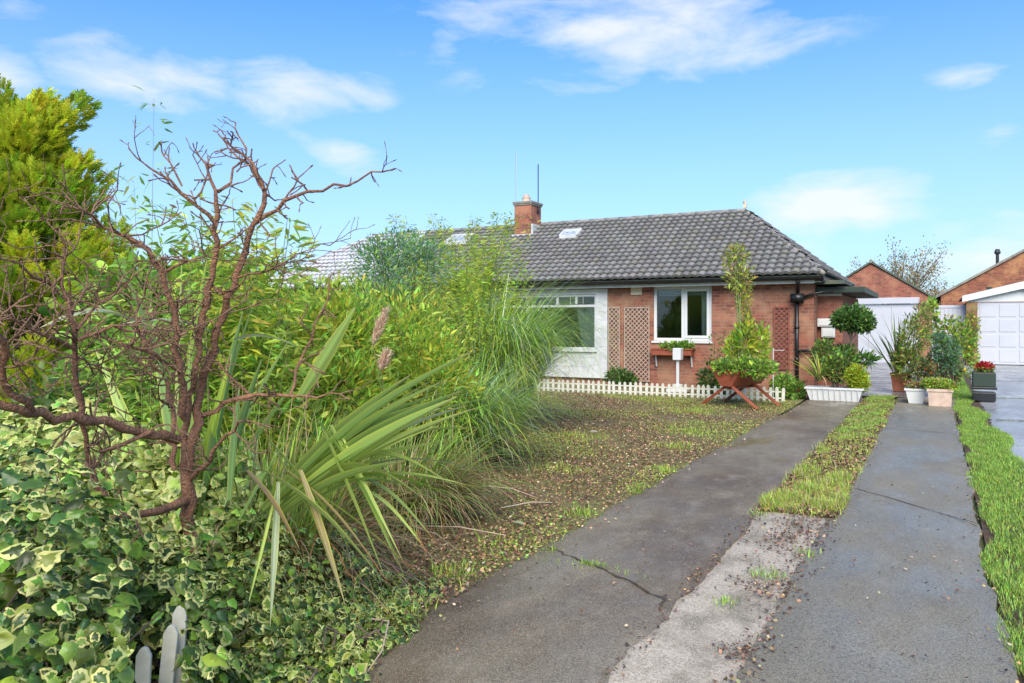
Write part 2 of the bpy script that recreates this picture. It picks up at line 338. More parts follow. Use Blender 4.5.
def blades(name, B, az, th0, bend, L, w, col, m='blade', parent=None, seg=7, p=1.3, fold=.0, tipcol=None, twist=0.0, shape='grass', edgecol=None, wob=0.0):
    """curved strap leaves: B bases, az heading, th0 start angle from vertical, bend total bend"""
    n = len(B); s = np.linspace(0, 1, seg + 1)
    th = th0[:, None] + bend[:, None] * s[None] ** p
    azs = az[:, None] + (rng.normal(0, wob, (n, 1)) * s[None] ** 1.5 if wob else 0)
    dirs = np.stack([np.sin(th) * np.sin(azs), np.sin(th) * np.cos(azs), np.cos(th)], -1)
    step = (L / seg)[:, None, None] * (dirs[:, :-1] + dirs[:, 1:]) / 2
    P = np.concatenate([B[:, None], B[:, None] + np.cumsum(step, 1)], 1)
    side = unit(np.cross(dirs, np.stack([np.sin(th + 1.57) * np.sin(azs), np.sin(th + 1.57) * np.cos(azs), np.cos(th + 1.57)], -1)))
    nor = np.cross(side, dirs)
    if twist:
        a = (rng.normal(0, twist, n))[:, None, None] * (.4 + s[None, :, None]); side = np.cos(a) * side + np.sin(a) * nor; nor = np.cross(side, dirs)
    if shape == 'grass': prof = (1 - s ** 2.2) * (.6 + .4 * np.minimum(s * 4, 1)); prof[-1] = .02
    else: prof = np.minimum(.55 + s * 1.6, 1) * np.clip((1 - s) / .33, 0.02, 1) ** .75
    W2 = (w / 2)[:, None, None] * prof[None, :, None]
    Lf = P - side * W2; Rt = P + side * W2
    if fold:
        Lf = Lf + nor * W2 * fold; Rt = Rt + nor * W2 * fold
        V = np.stack([Lf, P, Rt], 2); k = 3
    else: V = np.stack([Lf, Rt], 2); k = 2
    fs = []
    for i in range(seg):
        for j in range(k - 1): fs.append((i * k + j, i * k + j + 1, (i + 1) * k + j + 1, (i + 1) * k + j))
    fs = np.array(fs); Fc = (fs[None] + (np.arange(n) * (seg + 1) * k)[:, None, None]).reshape(-1, 4)
    cc = np.repeat(col[:, None], seg + 1, 1)
    if tipcol is not None:
        f = np.clip((s - .8) / .2, 0, 1)[None, :, None]; cc = cc * (1 - f) + tipcol[:, None] * f
    cc = np.repeat(cc[:, :, None], k, 2)
    if edgecol is not None and k == 3: cc[:, :, 0] = edgecol[:, None]; cc[:, :, 2] = edgecol[:, None]
    return mkmesh(name, V.reshape(-1, 3), Fc, m, parent, col=cc.reshape(-1, 3), smooth=False)
def ang(n, a, s): return rng.normal(a, s, n)
def inball(n): d = unit(rng.normal(size=(n, 3))); return d * rng.random((n, 1)) ** (1 / 3), d

# ================================================================== ground
def sheet(name, poly, z, m, thick=None):
    k = len(poly); V = [(x, y, z) for x, y in poly]; Fc = [tuple(range(k))]
    if thick:
        V += [(x, y, z - thick) for x, y in poly]; Fc += [(i, i + k, (i + 1) % k + k, (i + 1) % k) for i in range(k)]
    return meta(mkmesh(name, V, Fc, m), kind='structure')
M['field'] = mat('far_grass_ground', (.06, .10, .02), .95, col2=(.09, .09, .03), vscale=1.5, bump=.6, bscale=20)
sheet('ground', [(-400, -400), (400, -400), (400, 600), (-400, 600)], -.03, 'field')
def rough_edge(x, y0, y1, step=.09, amp=.02, seed=1):
    r_ = np.random.default_rng(seed); ys = np.arange(y0, y1 + 1e-6, step); w = np.cumsum(r_.normal(0, amp * .5, len(ys))) ; w -= np.linspace(w[0], w[-1], len(ys)); w = np.clip(w, -.05, .05)
    return [(x + a + r_.normal(0, amp * .35), y) for a, y in zip(w, ys)]
def track(name, xl, xr, y0, y1, z, m, seed, thick=.06, amp=.018):
    # grid slab with slightly worn edges and a very gentle unevenness
    Lft = rough_edge(xl, y0, y1, amp=amp, seed=seed); Rgt = rough_edge(xr, y0, y1, amp=amp, seed=seed + 9)
    V = []; Fc = []; nx = 7
    for (ax, y), (bx, _) in zip(Lft, Rgt):
        for i in range(nx): V.append((ax + (bx - ax) * i / (nx - 1), y, z + .004 * math.sin(y * 1.7 + i) - (.012 if i in (0, nx - 1) else 0)))
    ny = len(Lft)
    for j in range(ny - 1):
        for i in range(nx - 1): Fc.append((j * nx + i, j * nx + i + 1, (j + 1) * nx + i + 1, (j + 1) * nx + i))
    b = len(V)
    for (ax, y), (bx, _) in zip(Lft, Rgt): V += [(ax - .004, y, z - thick), (bx + .004, y, z - thick)]
    for j in range(ny - 1): Fc += [(j * nx, (j + 1) * nx, b + 2 * j + 2, b + 2 * j), (j * nx + nx - 1, b + 2 * j + 1, b + 2 * j + 3, (j + 1) * nx + nx - 1)]
    return meta(mkmesh(name, V, Fc, m, smooth=False), kind='structure')
track('driveway_track', -2.26, -1.24, -3.0, 16.9, .032, 'track_l', 3)
track('driveway_track', -.69, .29, -3.0, 17.6, .032, 'track_r', 5)
track('worn_concrete_strip', -1.31, -.62, -3.0, 6.5, .016, 'rubble', 8, amp=.03)
track('neighbour_driveway', .78, 4.6, -3.0, 33.2, .02, 'drive_n', 12, amp=.05)
track('back_yard', -2.35, .55, 17.6, 33.2, .024, 'yard', 15)
# garden soil: a displaced sheet between the drive and the boundary
def soil_sheet(name, x0, x1, y0, y1, m, amp=.05, st=.12, zb=-.01):
    xs = np.arange(x0, x1 + 1e-6, st); ys = np.arange(y0, y1 + 1e-6, st); X, Y = np.meshgrid(xs, ys)
    Z = zb + amp * .5 * (np.sin(X * 2.1 + 1.3 * np.sin(Y * 1.1)) * np.cos(Y * 1.7 + X) + 1) * .5 + rng.random(X.shape) * amp * .35
    nx = len(xs); V = np.stack([X, Y, Z], -1).reshape(-1, 3)
    i, j = np.meshgrid(np.arange(nx - 1), np.arange(len(ys) - 1)); a = (j * nx + i).ravel()
    return meta(mkmesh(name, V, np.stack([a, a + 1, a + nx + 1, a + nx], 1), m, smooth=True), kind='structure')
M['lawn'] = mat('mossy_soil', (.17, .11, .065), .95, col2=(.19, .18, .05), vscale=2.2, bump=.9, bscale=70, detail=10)
soil_sheet('garden_ground', -12, -2.27, -2.5, 17.9, 'lawn')
M['stripsoil'] = mat('strip_soil', (.11, .06, .035), .95, col2=(.05, .035, .02), vscale=6, bump=.9, bscale=60)
soil_sheet('strip_ground', -1.23, -.70, 6.4, 17.6, 'stripsoil', amp=.025)
soil_sheet('verge_ground', .29, .80, -3, 33, 'stripsoil', amp=.02)

# cracks: thin ragged gaps filled with dirt, lying on the slabs
def crack(name, pts, w, z=.0365, m='soil', seed=0, jag=.03):
    r_ = np.random.default_rng(seed); P = []
    for a, b in zip(pts[:-1], pts[1:]):
        k = max(2, int(math.dist(a, b) / .045))
        for i in range(k): P.append(np.array(a) * (1 - i / k) + np.array(b) * i / k)
    P.append(np.array(pts[-1])); P = np.array(P, float); wob = np.zeros(len(P))
    for i in range(1, len(P)): wob[i] = wob[i - 1] * .82 + r_.normal(0, jag)
    T = unit(np.gradient(P, axis=0)); N = np.stack([-T[:, 1], T[:, 0]], 1); P = P + N * wob[:, None] * .6
    ww = w * (.4 + r_.random(len(P)))[:, None]
    V = []; Fc = []
    for p, n_, q in zip(P, N, ww): V += [(*(p - n_ * q / 2), z), (*(p + n_ * q / 2), z)]
    for i in range(len(P) - 1): Fc.append((2 * i, 2 * i + 1, 2 * i + 3, 2 * i + 2))
    return meta(mkmesh(name, V, Fc, m), kind='structure')
crack('slab_crack', [(-2.25, 4.62), (-1.8, 4.38), (-1.46, 4.2), (-1.22, 3.98)], .016, seed=1)
crack('slab_joint', [(-.66, 7.62), (-.2, 7.15), (.27, 6.65)], .014, seed=2, jag=.01, z=.0375)
crack('slab_joint', [(-.66, 12.2), (.27, 12.0)], .012, seed=4, jag=.01, z=.0375)
for k, (y, s) in enumerate(((14.2, 6), (18.4, 7), (24, 8))): crack('drive_joint', [(.8, y), (4.5, y + .1)], .05, z=.026, seed=s, jag=.01)

# ================================================================== the pair of bungalows
HX0, HX1, HY, HD = -18.75, -2.34, 18.0, 24.0
house = thing('bungalow', ((HX0 + HX1) / 2, HY, 0), 'red brick semi-detached bungalow with grey tiled hipped roof and central chimney', 'bungalow')
BAY = (-10.2, -7.38, .86, 2.24); WIN = (-5.95, -4.55, 1.10, 2.39)
def wall_with_holes(x0, x1, z0, z1, y0, y1, holes):
    mb = MB(); xs = sorted(holes); cur = x0
    for (a, b, c, d) in xs:
        mb.box(cur, a, y0, y1, z0, z1); mb.box(a, b, y0, y1, z0, c); mb.box(a, b, y0, y1, d, z1); cur = b
    mb.box(cur, x1, y0, y1, z0, z1); return mb
w = wall_with_holes(HX0, HX1, 0, 2.5, HY, HY + .25, [BAY, WIN])
w.box(HX0, HX0 + .25, HY + .25, HD - .25, 0, 2.5); w.box(HX1 - .25, HX1, HY + .25, HD - .25, 0, 2.5); w.box(HX0, HX1, HD - .25, HD, 0, 2.5)
w.build('wall', 'brick', house)
rm = MB().box(HX0 + .26, HX1 - .26, HY + 3.6, HY + 3.7, .02, 2.4); rm.box(HX0 + .26, HX1 - .26, HY + .26, HY + 3.6, .05, .1); rm.box(HX0 + .26, HX1 - .26, HY + .26, HY + 3.6, 2.4, 2.45); rm.box(-6.6, -6.5, HY + .26, HY + 3.6, .1, 2.4); rm.box(-11, -10.9, HY + .26, HY + 3.6, .1, 2.4)
rm.build('inner_wall', 'interior', house)
# white painted stone panel round the wide window
px0, px1 = -10.7, -7.09
pn = wall_with_holes(px0, px1, .17, 2.36, HY - .07, HY - .002, [BAY])
pan = pn.build('stone_panel', 'render', house)
js = MB(); r_ = np.random.default_rng(5)
def jline(x, z, x2, z2):
    k = 5; P = [(x + (x2 - x) * i / k, z + (z2 - z) * i / k + r_.normal(0, .008)) for i in range(k + 1)]
    js = MB()
    for a, b in zip(P[:-1], P[1:]): js.beam((a[0], HY - .0715, a[1]), (b[0], HY - .0715, b[1]), .009, .004, up=(0, 1, 0))
    js.build('stone_joint', 'stonejoint', pan)
for row in range(3):
    x = -10.2
    while x < -7.4:
        L = .28 + r_.random() * .35; z = .22 + row * .21 + r_.random() * .06
        jline(x, z + .2, min(x + L, -7.3), z + .17 + r_.random() * .08); jline(x + L * .9, z, x + L, z + .19); x += L
for z in np.arange(.95, 2.3, .22): jline(-7.33, z, -7.12, z + r_.normal(0, .04))

def window(parent, x0, x1, z0, z1, y, fw, mull, trans, name='window'):
    fr = MB(); d0, d1 = y, y + .07
    fr.box(x0, x0 + fw, d0, d1, z0, z1); fr.box(x1 - fw, x1, d0, d1, z0, z1); fr.box(x0 + fw, x1 - fw, d0, d1, z0, z0 + fw); fr.box(x0 + fw, x1 - fw, d0, d1, z1 - fw, z1)
    if trans: fr.box(x0 + fw, x1 - fw, d0 + .003, d1 - .003, trans - fw * .5, trans + fw * .5)
    for (mx, a, b) in mull: fr.box(mx - fw * .55, mx + fw * .55, d0 - .003, d1 - .006, a, b)
    o = fr.build(name, 'white', parent, bevel=.006)
    MB().box(x0 + fw, x1 - fw, y + .035, y + .041, z0 + fw, z1 - fw).build('pane', 'glass', o)
    MB().box(x0 - .03, x1 + .03, y - .10, y + .01, z0 - .05, z0 - .002).build('sill', 'white', o, bevel=.006)
    return o
wb = window(house, BAY[0], BAY[1], BAY[2], BAY[3], HY - .03, .06, [(-8.45, 1.97, 2.2), (-9.3, .9, 2.2), (-7.93, 2.0, 2.18)], 1.95)
for x in (-8.1, -7.75, -7.93): MB().box(x - .006, x + .006, HY - .012, HY - .002, 2.0, 2.19).build('glazing_bar', 'white', wb)
ww_ = window(house, WIN[0], WIN[1], WIN[2], WIN[3], HY + .06, .07, [(-5.24, 1.16, 2.33)], None)
fr = MB()   # opening sash of the right-hand pane
fr.box(-5.20, -5.14, HY + .045, HY + .09, 1.17, 2.32); fr.box(-4.68, -4.62, HY + .045, HY + .09, 1.17, 2.32); fr.box(-5.14, -4.68, HY + .045, HY + .09, 1.17, 1.23); fr.box(-5.14, -4.68, HY + .045, HY + .09, 2.26, 2.32)
fr.build('sash', 'white', ww_, bevel=.005)
def curtain(x0, x1, z0, z1, y, name='curtain', taper=0):
    n = 60; V = []; Fc = []
    for k, z in enumerate((z1, (z0 + z1) / 2, z0)):
        for i in range(n):
            f = i / (n - 1); xx = x0 + taper * k * .5 + (x1 - x0 - taper * k * .5) * f; V.append((xx, y + .03 * math.sin(f * 46 + .3 * k), z))
    for k in range(2):
        for i in range(n - 1): Fc.append((k * n + i, k * n + i + 1, (k + 1) * n + i + 1, (k + 1) * n + i))
    return mkmesh(name, V, Fc, 'curtain', house, smooth=True)
curtain(-8.02, -7.42, .88, 1.95, HY + .18, taper=.16); curtain(-10.18, -9.9, .88, 1.95, HY + .18); curtain(-4.86, -4.62, 1.13, 2.36, HY + .28)
# blinds in the second window
bl = MB()
for k in range(4): bl.box(-5.86, -4.66, HY + .2, HY + .21, 2.28 - k * .035, 2.30 - k * .035)
bl.build('blind', 'white', house)
MB().box(-6.5, -6.22, HY - .03, HY + .01, 2.20, 2.40).build('wall_vent', 'cream', house, bevel=.008)
# fascia, soffit, gutter
EY, EZ = 17.6, 2.55
fs = MB(); fs.box(HX0 - .3, HX1 + .05, EY + .10, EY + .125, 2.37, 2.49); fs.box(HX0 - .25, HX1 + .18, EY + .126, HY - .003, 2.40, 2.415)
fs.build('fascia', 'fascia', house)
fs2 = MB(); fs2.box(HX1 + .2, HX1 + .225, EY + .1, HD + .3, 2.40, 2.52); fs2.build('fascia', 'black', house)
gt = MB(); a0 = np.linspace(math.pi, 2 * math.pi, 9)
prof = [(EY - .0 + .07 * math.cos(a), 2.505 + .075 * math.sin(a)) for a in a0] + [(EY + .055, 2.505), (EY - .055, 2.505)]
gV = [(x, y, z) for x in (HX0 - .3, HX1 + .25) for y, z in prof]; kk = len(prof)
gt.add(gV, [tuple(range(kk)), tuple(range(2 * kk - 1, kk - 1, -1))] + [(i, (i + 1) % kk, (i + 1) % kk + kk, i + kk) for i in range(kk)])
gt.build('gutter', 'black', house, smooth=False)
dp = MB(); dp.tube([(-2.62, EY + .02, 2.44), (-2.62, EY + .06, 2.38), (-2.66, HY - .10, 2.16)], .04); dp.box(-2.80, -2.54, HY - .19, HY - .002, 1.98, 2.16)
dp.tube([(-2.68, HY - .08, 1.98), (-2.68, HY - .08, .1)], .042)
for z in (.7, 1.4): dp.tube([(-2.68, HY - .08, z), (-2.68, HY - .08, z + .06)], .055)
dp.tube([(-2.64, HY - .08, 2.06), (-2.3, HY - .10, 2.16), (-1.95, HY - .1 + .2, 2.24)], .03)
dp.tube([(-2.68, HY - .09, .9), (-2.45, HY - .09, .93), (-2.30, HY + .0 - .06, .92), (-2.27, HY + .2, .92)], .03)
dp.build('downpipe', 'black', house, smooth=True)
# roof: rows of real tiles, course by course
def tile_slope(name, A, B, Ct, Dt, rows, parent, m='tile', base=(.215, .205, .192), pitch=.185, var=.2, cut=None):
    """A,B eave corners, Dt above A, Ct above B at the ridge"""
    A, B, Ct, Dt = (np.array(p, float) for p in (A, B, Ct, Dt)); U = unit((B - A)[None])[0]
    Vv = (Dt - A) - np.dot(Dt - A, U) * U; H = np.linalg.norm(Vv); Vv /= H; N = np.cross(U, Vv); N = N if N[2] > 0 else -N
    L = np.linalg.norm(B - A); uD = np.dot(Dt - A, U); uC = np.dot(Ct - A, U)
    Vs = []; Fs = []; Cs = []; cnt = 0; r_ = np.random.default_rng(11)
    for i in range(rows):
        s0, s1 = i / rows, (i + 1.06) / rows; sm = (i + .5) / rows
        l, r = uD * sm, L + (uC - L) * sm
        if cut: l = max(l, cut[0]); r = min(r, cut[1])
        us = np.arange(l, r, pitch / 10); us = np.append(us, r)
        if len(us) < 2: continue
        w_ = .052 * np.abs(np.sin(math.pi * us / pitch)) ** .8
        tid = np.floor(us / (pitch * 1.0)).astype(int); tr = np.array([np.random.default_rng((t_ + 5000) * 97 + i).random() for t_ in tid])
        patch = .5 + .5 * np.sin(us * .9 + i * .35) * np.cos(us * .37 - i * .6)
        br = 1 + var * (tr - .5) * 2 + .10 * (patch - .5)
        cc = np.outer(br, base) * (1 + .04 * r_.normal(size=(len(us), 3)))
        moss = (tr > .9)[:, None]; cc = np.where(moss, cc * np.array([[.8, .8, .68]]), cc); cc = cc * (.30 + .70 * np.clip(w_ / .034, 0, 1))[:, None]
        jit = r_.normal(0, .002)
        lo = A + np.outer(us, U) + (s0 * H) * Vv + np.outer(w_ + .056 + jit, N); hi = A + np.outer(us, U) + (min(s1, 1.0) * H) * Vv + np.outer(w_ * .8 + .006, N)
        bt = A + np.outer(us, U) + (s0 * H + .004) * Vv + np.outer(w_ * .8 - .004, N)
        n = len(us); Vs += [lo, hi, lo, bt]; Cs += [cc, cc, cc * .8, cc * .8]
        a = np.arange(n - 1)
        Fs.append(np.stack([a, a + 1, a + n + 1, a + n], 1) + cnt); Fs.append(np.stack([a + 3 * n, a + 3 * n + 1, a + 2 * n + 1, a + 2 * n], 1) + cnt); cnt += 4 * n
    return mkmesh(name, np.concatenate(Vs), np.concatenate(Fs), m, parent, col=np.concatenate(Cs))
RY, RZ = 21.0, 4.47; e0x, e1x = HX0 - .3, HX1 + .25; r0x, r1x = -16.75, -4.43; BYY = HD + .35
roof = MB()
V = [(e0x, EY + .03, EZ - .03), (e1x, EY + .03, EZ - .03), (e1x, BYY, EZ - .03), (e0x, BYY, EZ - .03), (r0x, RY, RZ - .02), (r1x, RY, RZ - .02)]
roof.add(V, [(0, 1, 5, 4), (1, 2, 5), (2, 3, 4, 5), (3, 0, 4), (3, 2, 1, 0)]); roof_o = roof.build('roof', 'felt', house)
Lf = e1x - e0x
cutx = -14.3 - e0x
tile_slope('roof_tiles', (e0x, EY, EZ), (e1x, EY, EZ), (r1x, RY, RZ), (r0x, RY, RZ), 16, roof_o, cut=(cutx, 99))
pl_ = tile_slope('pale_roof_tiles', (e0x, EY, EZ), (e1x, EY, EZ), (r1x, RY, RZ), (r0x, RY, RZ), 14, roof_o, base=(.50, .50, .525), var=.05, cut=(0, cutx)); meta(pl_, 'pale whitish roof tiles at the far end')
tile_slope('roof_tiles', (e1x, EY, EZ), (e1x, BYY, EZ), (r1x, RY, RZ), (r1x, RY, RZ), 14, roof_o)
rt = MB()
def ridge_line(a, b, n, rad=.07):
    a, b = np.array(a, float), np.array(b, float)
    for i in range(n):
        p = a + (b - a) * i / n; q = a + (b - a) * (i + 1.03) / n
        rt.tube([p, q], [rad, rad * .93], 10)
ridge_line((r0x, RY, RZ + .0), (r1x, RY, RZ + .0), 28); ridge_line((r1x, RY, RZ), (e1x - .02, EY + .03, EZ + .02), 11, .055); ridge_line((r0x, RY, RZ), (e0x, EY + .03, EZ), 11, .055); ridge_line((r1x, RY, RZ), (e1x - .02, BYY, EZ + .02), 11, .055)
M['ridge'] = mat('mossy_ridge_tile', (.16, .15, .14), .8, col2=(.30, .27, .21), vscale=5)
rt.build('ridge_tiles', 'ridge', roof_o, smooth=True)
mb = MB(); mb.box(r1x - .04, r1x + .04, RY - .04, RY + .04, RZ + .08, RZ + .17); mb.tube([(r1x, RY, RZ + .17), (r1x - .02, RY, RZ + .26)], [.03, .05]); mb.build('finial', 'cream', roof_o)
# chimney
ch = MB().box(-10.94, -10.39, 20.3, 20.95, 3.8, 4.98).build('chimney', 'brick2', roof_o)
MB().box(-10.965, -10.365, 20.275, 20.975, 4.981, 5.03).box(-10.985, -10.345, 20.255, 20.995, 5.031, 5.09).build('chimney_cap', 'ridge', ch)
pt = MB(); pt.tube([(-10.7, 20.6, 5.09), (-10.7, 20.6, 5.18), (-10.7, 20.6, 5.24)], [.15, .12, .13], 14); pt.tube([(-10.7, 20.6, 5.24), (-10.7, 20.6, 5.33)], [.10, .09], 12); pt.build('chimney_pot', 'creambox', ch, smooth=False)
MB().box(-11.02, -10.31, 20.14, 20.295, 4.0, 4.11).box(-10.388, -10.33, 20.3, 20.9, 4.0, 4.42).build('flashing', 'lead', ch)
def rooflight(xc, w_, yb, dy):
    sl_ = (RZ - EZ) / (RY - EY); o = MB()
    def z(y): return EZ + (y - EY) * sl_
    a = np.array([xc, yb, z(yb) + .09]); b = np.array([xc, yb + dy, z(yb + dy) + .09])
    for s in (-1, 1): o.beam(a + [s * w_ / 2, 0, 0], b + [s * w_ / 2, 0, 0], .07, .1)
    o.beam(a + [-w_ / 2, 0, 0], a + [w_ / 2, 0, 0], .07, .1); o.beam(b + [-w_ / 2, 0, 0], b + [w_ / 2, 0, 0], .07, .1)
    q = o.build('skylight', 'lead', roof_o)
    mb = MB(); mb.beam(a + [0, 0, .0], b + [0, 0, .0], w_ - .06, .03); mb.build('pane', 'lightglass', q)
M['lightglass'] = mat('rooflight_glass', (.36, .41, .45), .15, spec=.6)
rooflight(-9.03, .5, 19.9, .35); rooflight(-12.75, .75, 19.9, .5); rooflight(-14.0, .5, 19.7, .35)
def aerial(x, z1, m, label, y=20.6, rod=()):
    o = thing('aerial_pole', (x, y, 5.1), label, 'aerial')
    a = MB(); a.tube([(x, y, 4.75), (x, y, z1)], .016, 6); a.build('pole', m, o)
    if rod:
        for z, L in rod: MB().beam((x - L, y, z), (x + L, y, z), .012, .012).build('antenna_rod', m, o)
    c = MB(); c.box(x - .03, x + .03, y - .05, y + .05, 4.8, 4.86); c.build('bracket', 'darkmetal', o)
aerial(-10.99, 6.6, 'metal', 'taller pale aerial pole on the chimney', 20.5, [(6.55, .05), (6.35, .04)])
aerial(-10.36, 6.22, 'darkmetal', 'shorter dark aerial pole on the chimney', 20.7)
# side porch
ph = thing('porch', (-2.1, 18.6, 0), 'small brick side porch with two dark flat roofs beside the bungalow', 'porch')
MB().box(HX1 + .003, -1.83, 18.6, 22.5, 0, 2.15).build('wall', 'brick2', ph)
MB().box(HX1 + .01, -1.36, 18.25, 22.8, 2.18, 2.30).build('flat_roof', 'felt', ph)
MB().box(HX1 + .01, -1.36, 18.24, 18.249, 2.19, 2.29).build('fascia', 'greenpaint', ph)
MB().box(HX1 + .02, -1.72, 18.0, 19.5, 2.36, 2.44).build('upper_roof', 'felt', ph)
MB().box(HX1 + .003, -1.84, 18.5, 18.598, 2.12, 2.17).build('soffit', 'white', ph)
def wallbox(name, x0, x1, y0, y1, z0, z1, label):
    o = thing(name, ((x0 + x1) / 2, y1, z0), label, 'meter box'); MB().box(x0, x1, y0, y1, z0, z1).build('case', 'white', o, bevel=.012); MB().box(x0 + .03, x1 - .03, y0 - .012, y0 - .001, z0 + .03, z1 - .03).build('lid', 'white', o, bevel=.004)
wallbox('meter_box', -2.33, -1.93, 18.42, 18.598, 1.44, 1.62, 'wide white box, the upper one on the porch wall')
wallbox('meter_box', -2.25, -1.97, 18.46, 18.598, 1.20, 1.43, 'squarer white box, the lower one on the porch wall')

# ================================================================== garages and house behind
def updoor(mb, x0, x1, y, z0, z1, panels=0): mb.box(x0, x1, y, y + .04, z0, z1)
g1 = thing('garage', (-2.2, 33, 0), 'brick gabled garage with plain white door at the end of the drive', 'garage')
mb = MB(); mb.prism([(-4.35, 0), (-3.1, 0), (-3.1, 2.35), (-.60, 2.35), (-.60, 0), (-.18, 0), (-.18, 2.48), (-2.23, 3.80), (-4.35, 2.48)], 33, 33.22)
mb.build('gable_wall', 'brick2', g1); MB().box(-4.34, -4.1, 33.225, 39, 0, 2.48).build('side_wall', 'brick2', g1); MB().box(-.42, -.185, 33.225, 39, 0, 2.48).build('side_wall', 'brick2', g1)
rf = MB(); rf.prism([(-4.5, 2.40), (-2.23, 3.84), (-.03, 2.40), (-.03, 2.47), (-2.23, 3.92), (-4.5, 2.47)], 32.93, 39.2); rf.build('roof', 'felt', g1)
MB().tube([(-2.23, 32.9, 3.9), (-2.23, 39.2, 3.9)], .07).build('ridge_tile', 'ridge', g1)
d = MB().box(-3.098, -.602, 33.05, 33.1, .03, 2.26)
for x in (-2.3, -1.5): d.box(x - .012, x + .012, 33.03, 33.049, .05, 2.2)
d.build('door', 'garage_white', g1); MB().box(-3.2, -.58, 32.95, 32.998, 2.27, 2.5).build('door_header', 'garage_white', g1, bevel=.01)
g2 = thing('garage', (2.6, 33, 0), 'garage with white panelled door, white bargeboard and brick pier', 'garage')
MB().box(.93, 1.28, 32.9, 33.3, 0, 2.3).build('pier', 'brickpier', g2)
MB().box(.95, 1.25, 33.31, 39, 0, 2.3).build('side_wall', 'brickpier', g2); MB().box(3.78, 4.5, 32.95, 39, 0, 2.3).build('side_wall', 'brickpier', g2)
d = MB().box(1.281, 3.779, 33.0, 33.04, .05, 2.28)
for r_i in range(4):
    for c_i in range(4):
        x = 1.36 + c_i * .605; z = .14 + r_i * .54
        d.box(x, x + .5, 32.985, 32.999, z, z + .44)
d.build('door', 'garage_white', g2, bevel=.006)
MB().prism([(.80, 2.30), (2.65, 2.74), (4.6, 2.30), (4.6, 2.52), (2.65, 3.0), (.80, 2.52)], 32.75, 32.8).build('bargeboard', 'white', g2)
MB().prism([(.82, 2.45), (2.65, 2.93), (4.58, 2.45), (4.58, 2.50), (2.65, 2.98), (.82, 2.50)], 32.801, 39).build('roof', 'felt', g2)
MB().prism([(1.0, 2.301), (4.4, 2.301), (4.4, 2.4), (2.65, 2.8), (1.0, 2.4)], 32.95, 33.0).build('gable_panel', 'white', g2)
gf = thing('gate', (.4, 33.3, 0), 'tall white boarded gate between the two garages', 'gate')
mb = MB()
for i in range(8): mb.box(-.17 + i * .137, -.17 + i * .137 + .13, 33.3, 33.33, .05, 2.15)
mb.build('boards', 'garage_white', gf); MB().box(-.17, .92, 33.28, 33.298, 2.1, 2.2).build('top_rail', 'garage_white', gf)
h2 = thing('house', (4.5, 36, 0), 'orange brick house gable rising behind the panelled garage door', 'house')
mb = MB(); mb.prism([(.15, 0), (8.85, 0), (8.85, 2.75), (4.5, 5.3), (.15, 2.75)], 40, 40.25) ; mb.build('gable_wall', 'brick3', h2)
MB().box(.15, .4, 40.251, 49, 0, 2.75).build('side_wall', 'brick3', h2); MB().box(8.6, 8.85, 40.251, 49, 0, 2.75).build('side_wall', 'brick3', h2)
rf = MB(); rf.prism([(-.05, 2.66), (4.5, 5.33), (9.05, 2.66), (9.05, 2.76), (4.5, 5.45), (-.05, 2.76)], 39.9, 49.2); rf.build('roof', 'ridge', h2)
fl = MB(); fl.tube([(2.35, 40.8, 4.0), (2.35, 40.8, 4.6)], .065, 10); fl.tube([(2.35, 40.8, 4.6), (2.35, 40.8, 4.67), (2.35, 40.8, 4.82)], [.10, .13, .08], 10); fl.build('flue', 'darkmetal', h2)
MB().box(1.9, 2.1, 39.97, 39.998, 3.0, 3.12).build('vent_brick', 'greenpaint', h2)

# ================================================================== yard furniture
# lattice panels
def lattice(x0, x1, z0, z1, y, m, label, step=.078, w_=.022):
    o = thing('trellis', ((x0 + x1) / 2, y, z0), label, 'trellis')
    f = MB(); b = .03
    f.box(x0, x0 + b, y - .02, y, z0, z1); f.box(x1 - b, x1, y - .02, y, z0, z1); f.box(x0 + b, x1 - b, y - .019, y - .001, z0, z0 + b); f.box(x0 + b, x1 - b, y - .019, y - .001, z1 - b, z1)
    f.build('frame', m, o)
    for sgn, yy in ((1, y - .012), (-1, y - .005)):
        L = MB(); a, c = x0 + b, x1 - b; zz0, zz1 = z0 + b, z1 - b
        k = -(zz1 - zz0)
        while k < (c - a):
            # line x = a + k + s , z = zz0 + s (mirrored for sgn<0)
            s0 = max(0, -k); s1 = min(zz1 - zz0, c - a - k)
            if s1 - s0 > .03:
                p = [a + k + s0, zz0 + s0]; q = [a + k + s1, zz0 + s1]
                if sgn < 0: p[0] = a + c - p[0]; q[0] = a + c - q[0]
                L.beam((p[0], yy, p[1]), (q[0], yy, q[1]), .006, w_, up=(0, 1, 0)) if False else L.beam((p[0], yy, p[1]), (q[0], yy, q[1]), w_, .006, up=(0, 1, 0))
            k += step * 1.414
        L.build('laths', m, o)
lattice(-7.07, -6.77, .12, 1.92, HY - .03, 'trellis', 'narrow tan lattice panel next to the white stone panel')
lattice(-6.66, -6.02, .12, 1.91, HY - .03, 'trellis', 'wider tan lattice panel left of the plain white window')
lattice(-3.17, -2.84, .5, 1.88, HY - .03, 'redtrel', 'dark red lattice panel beside the black downpipe')
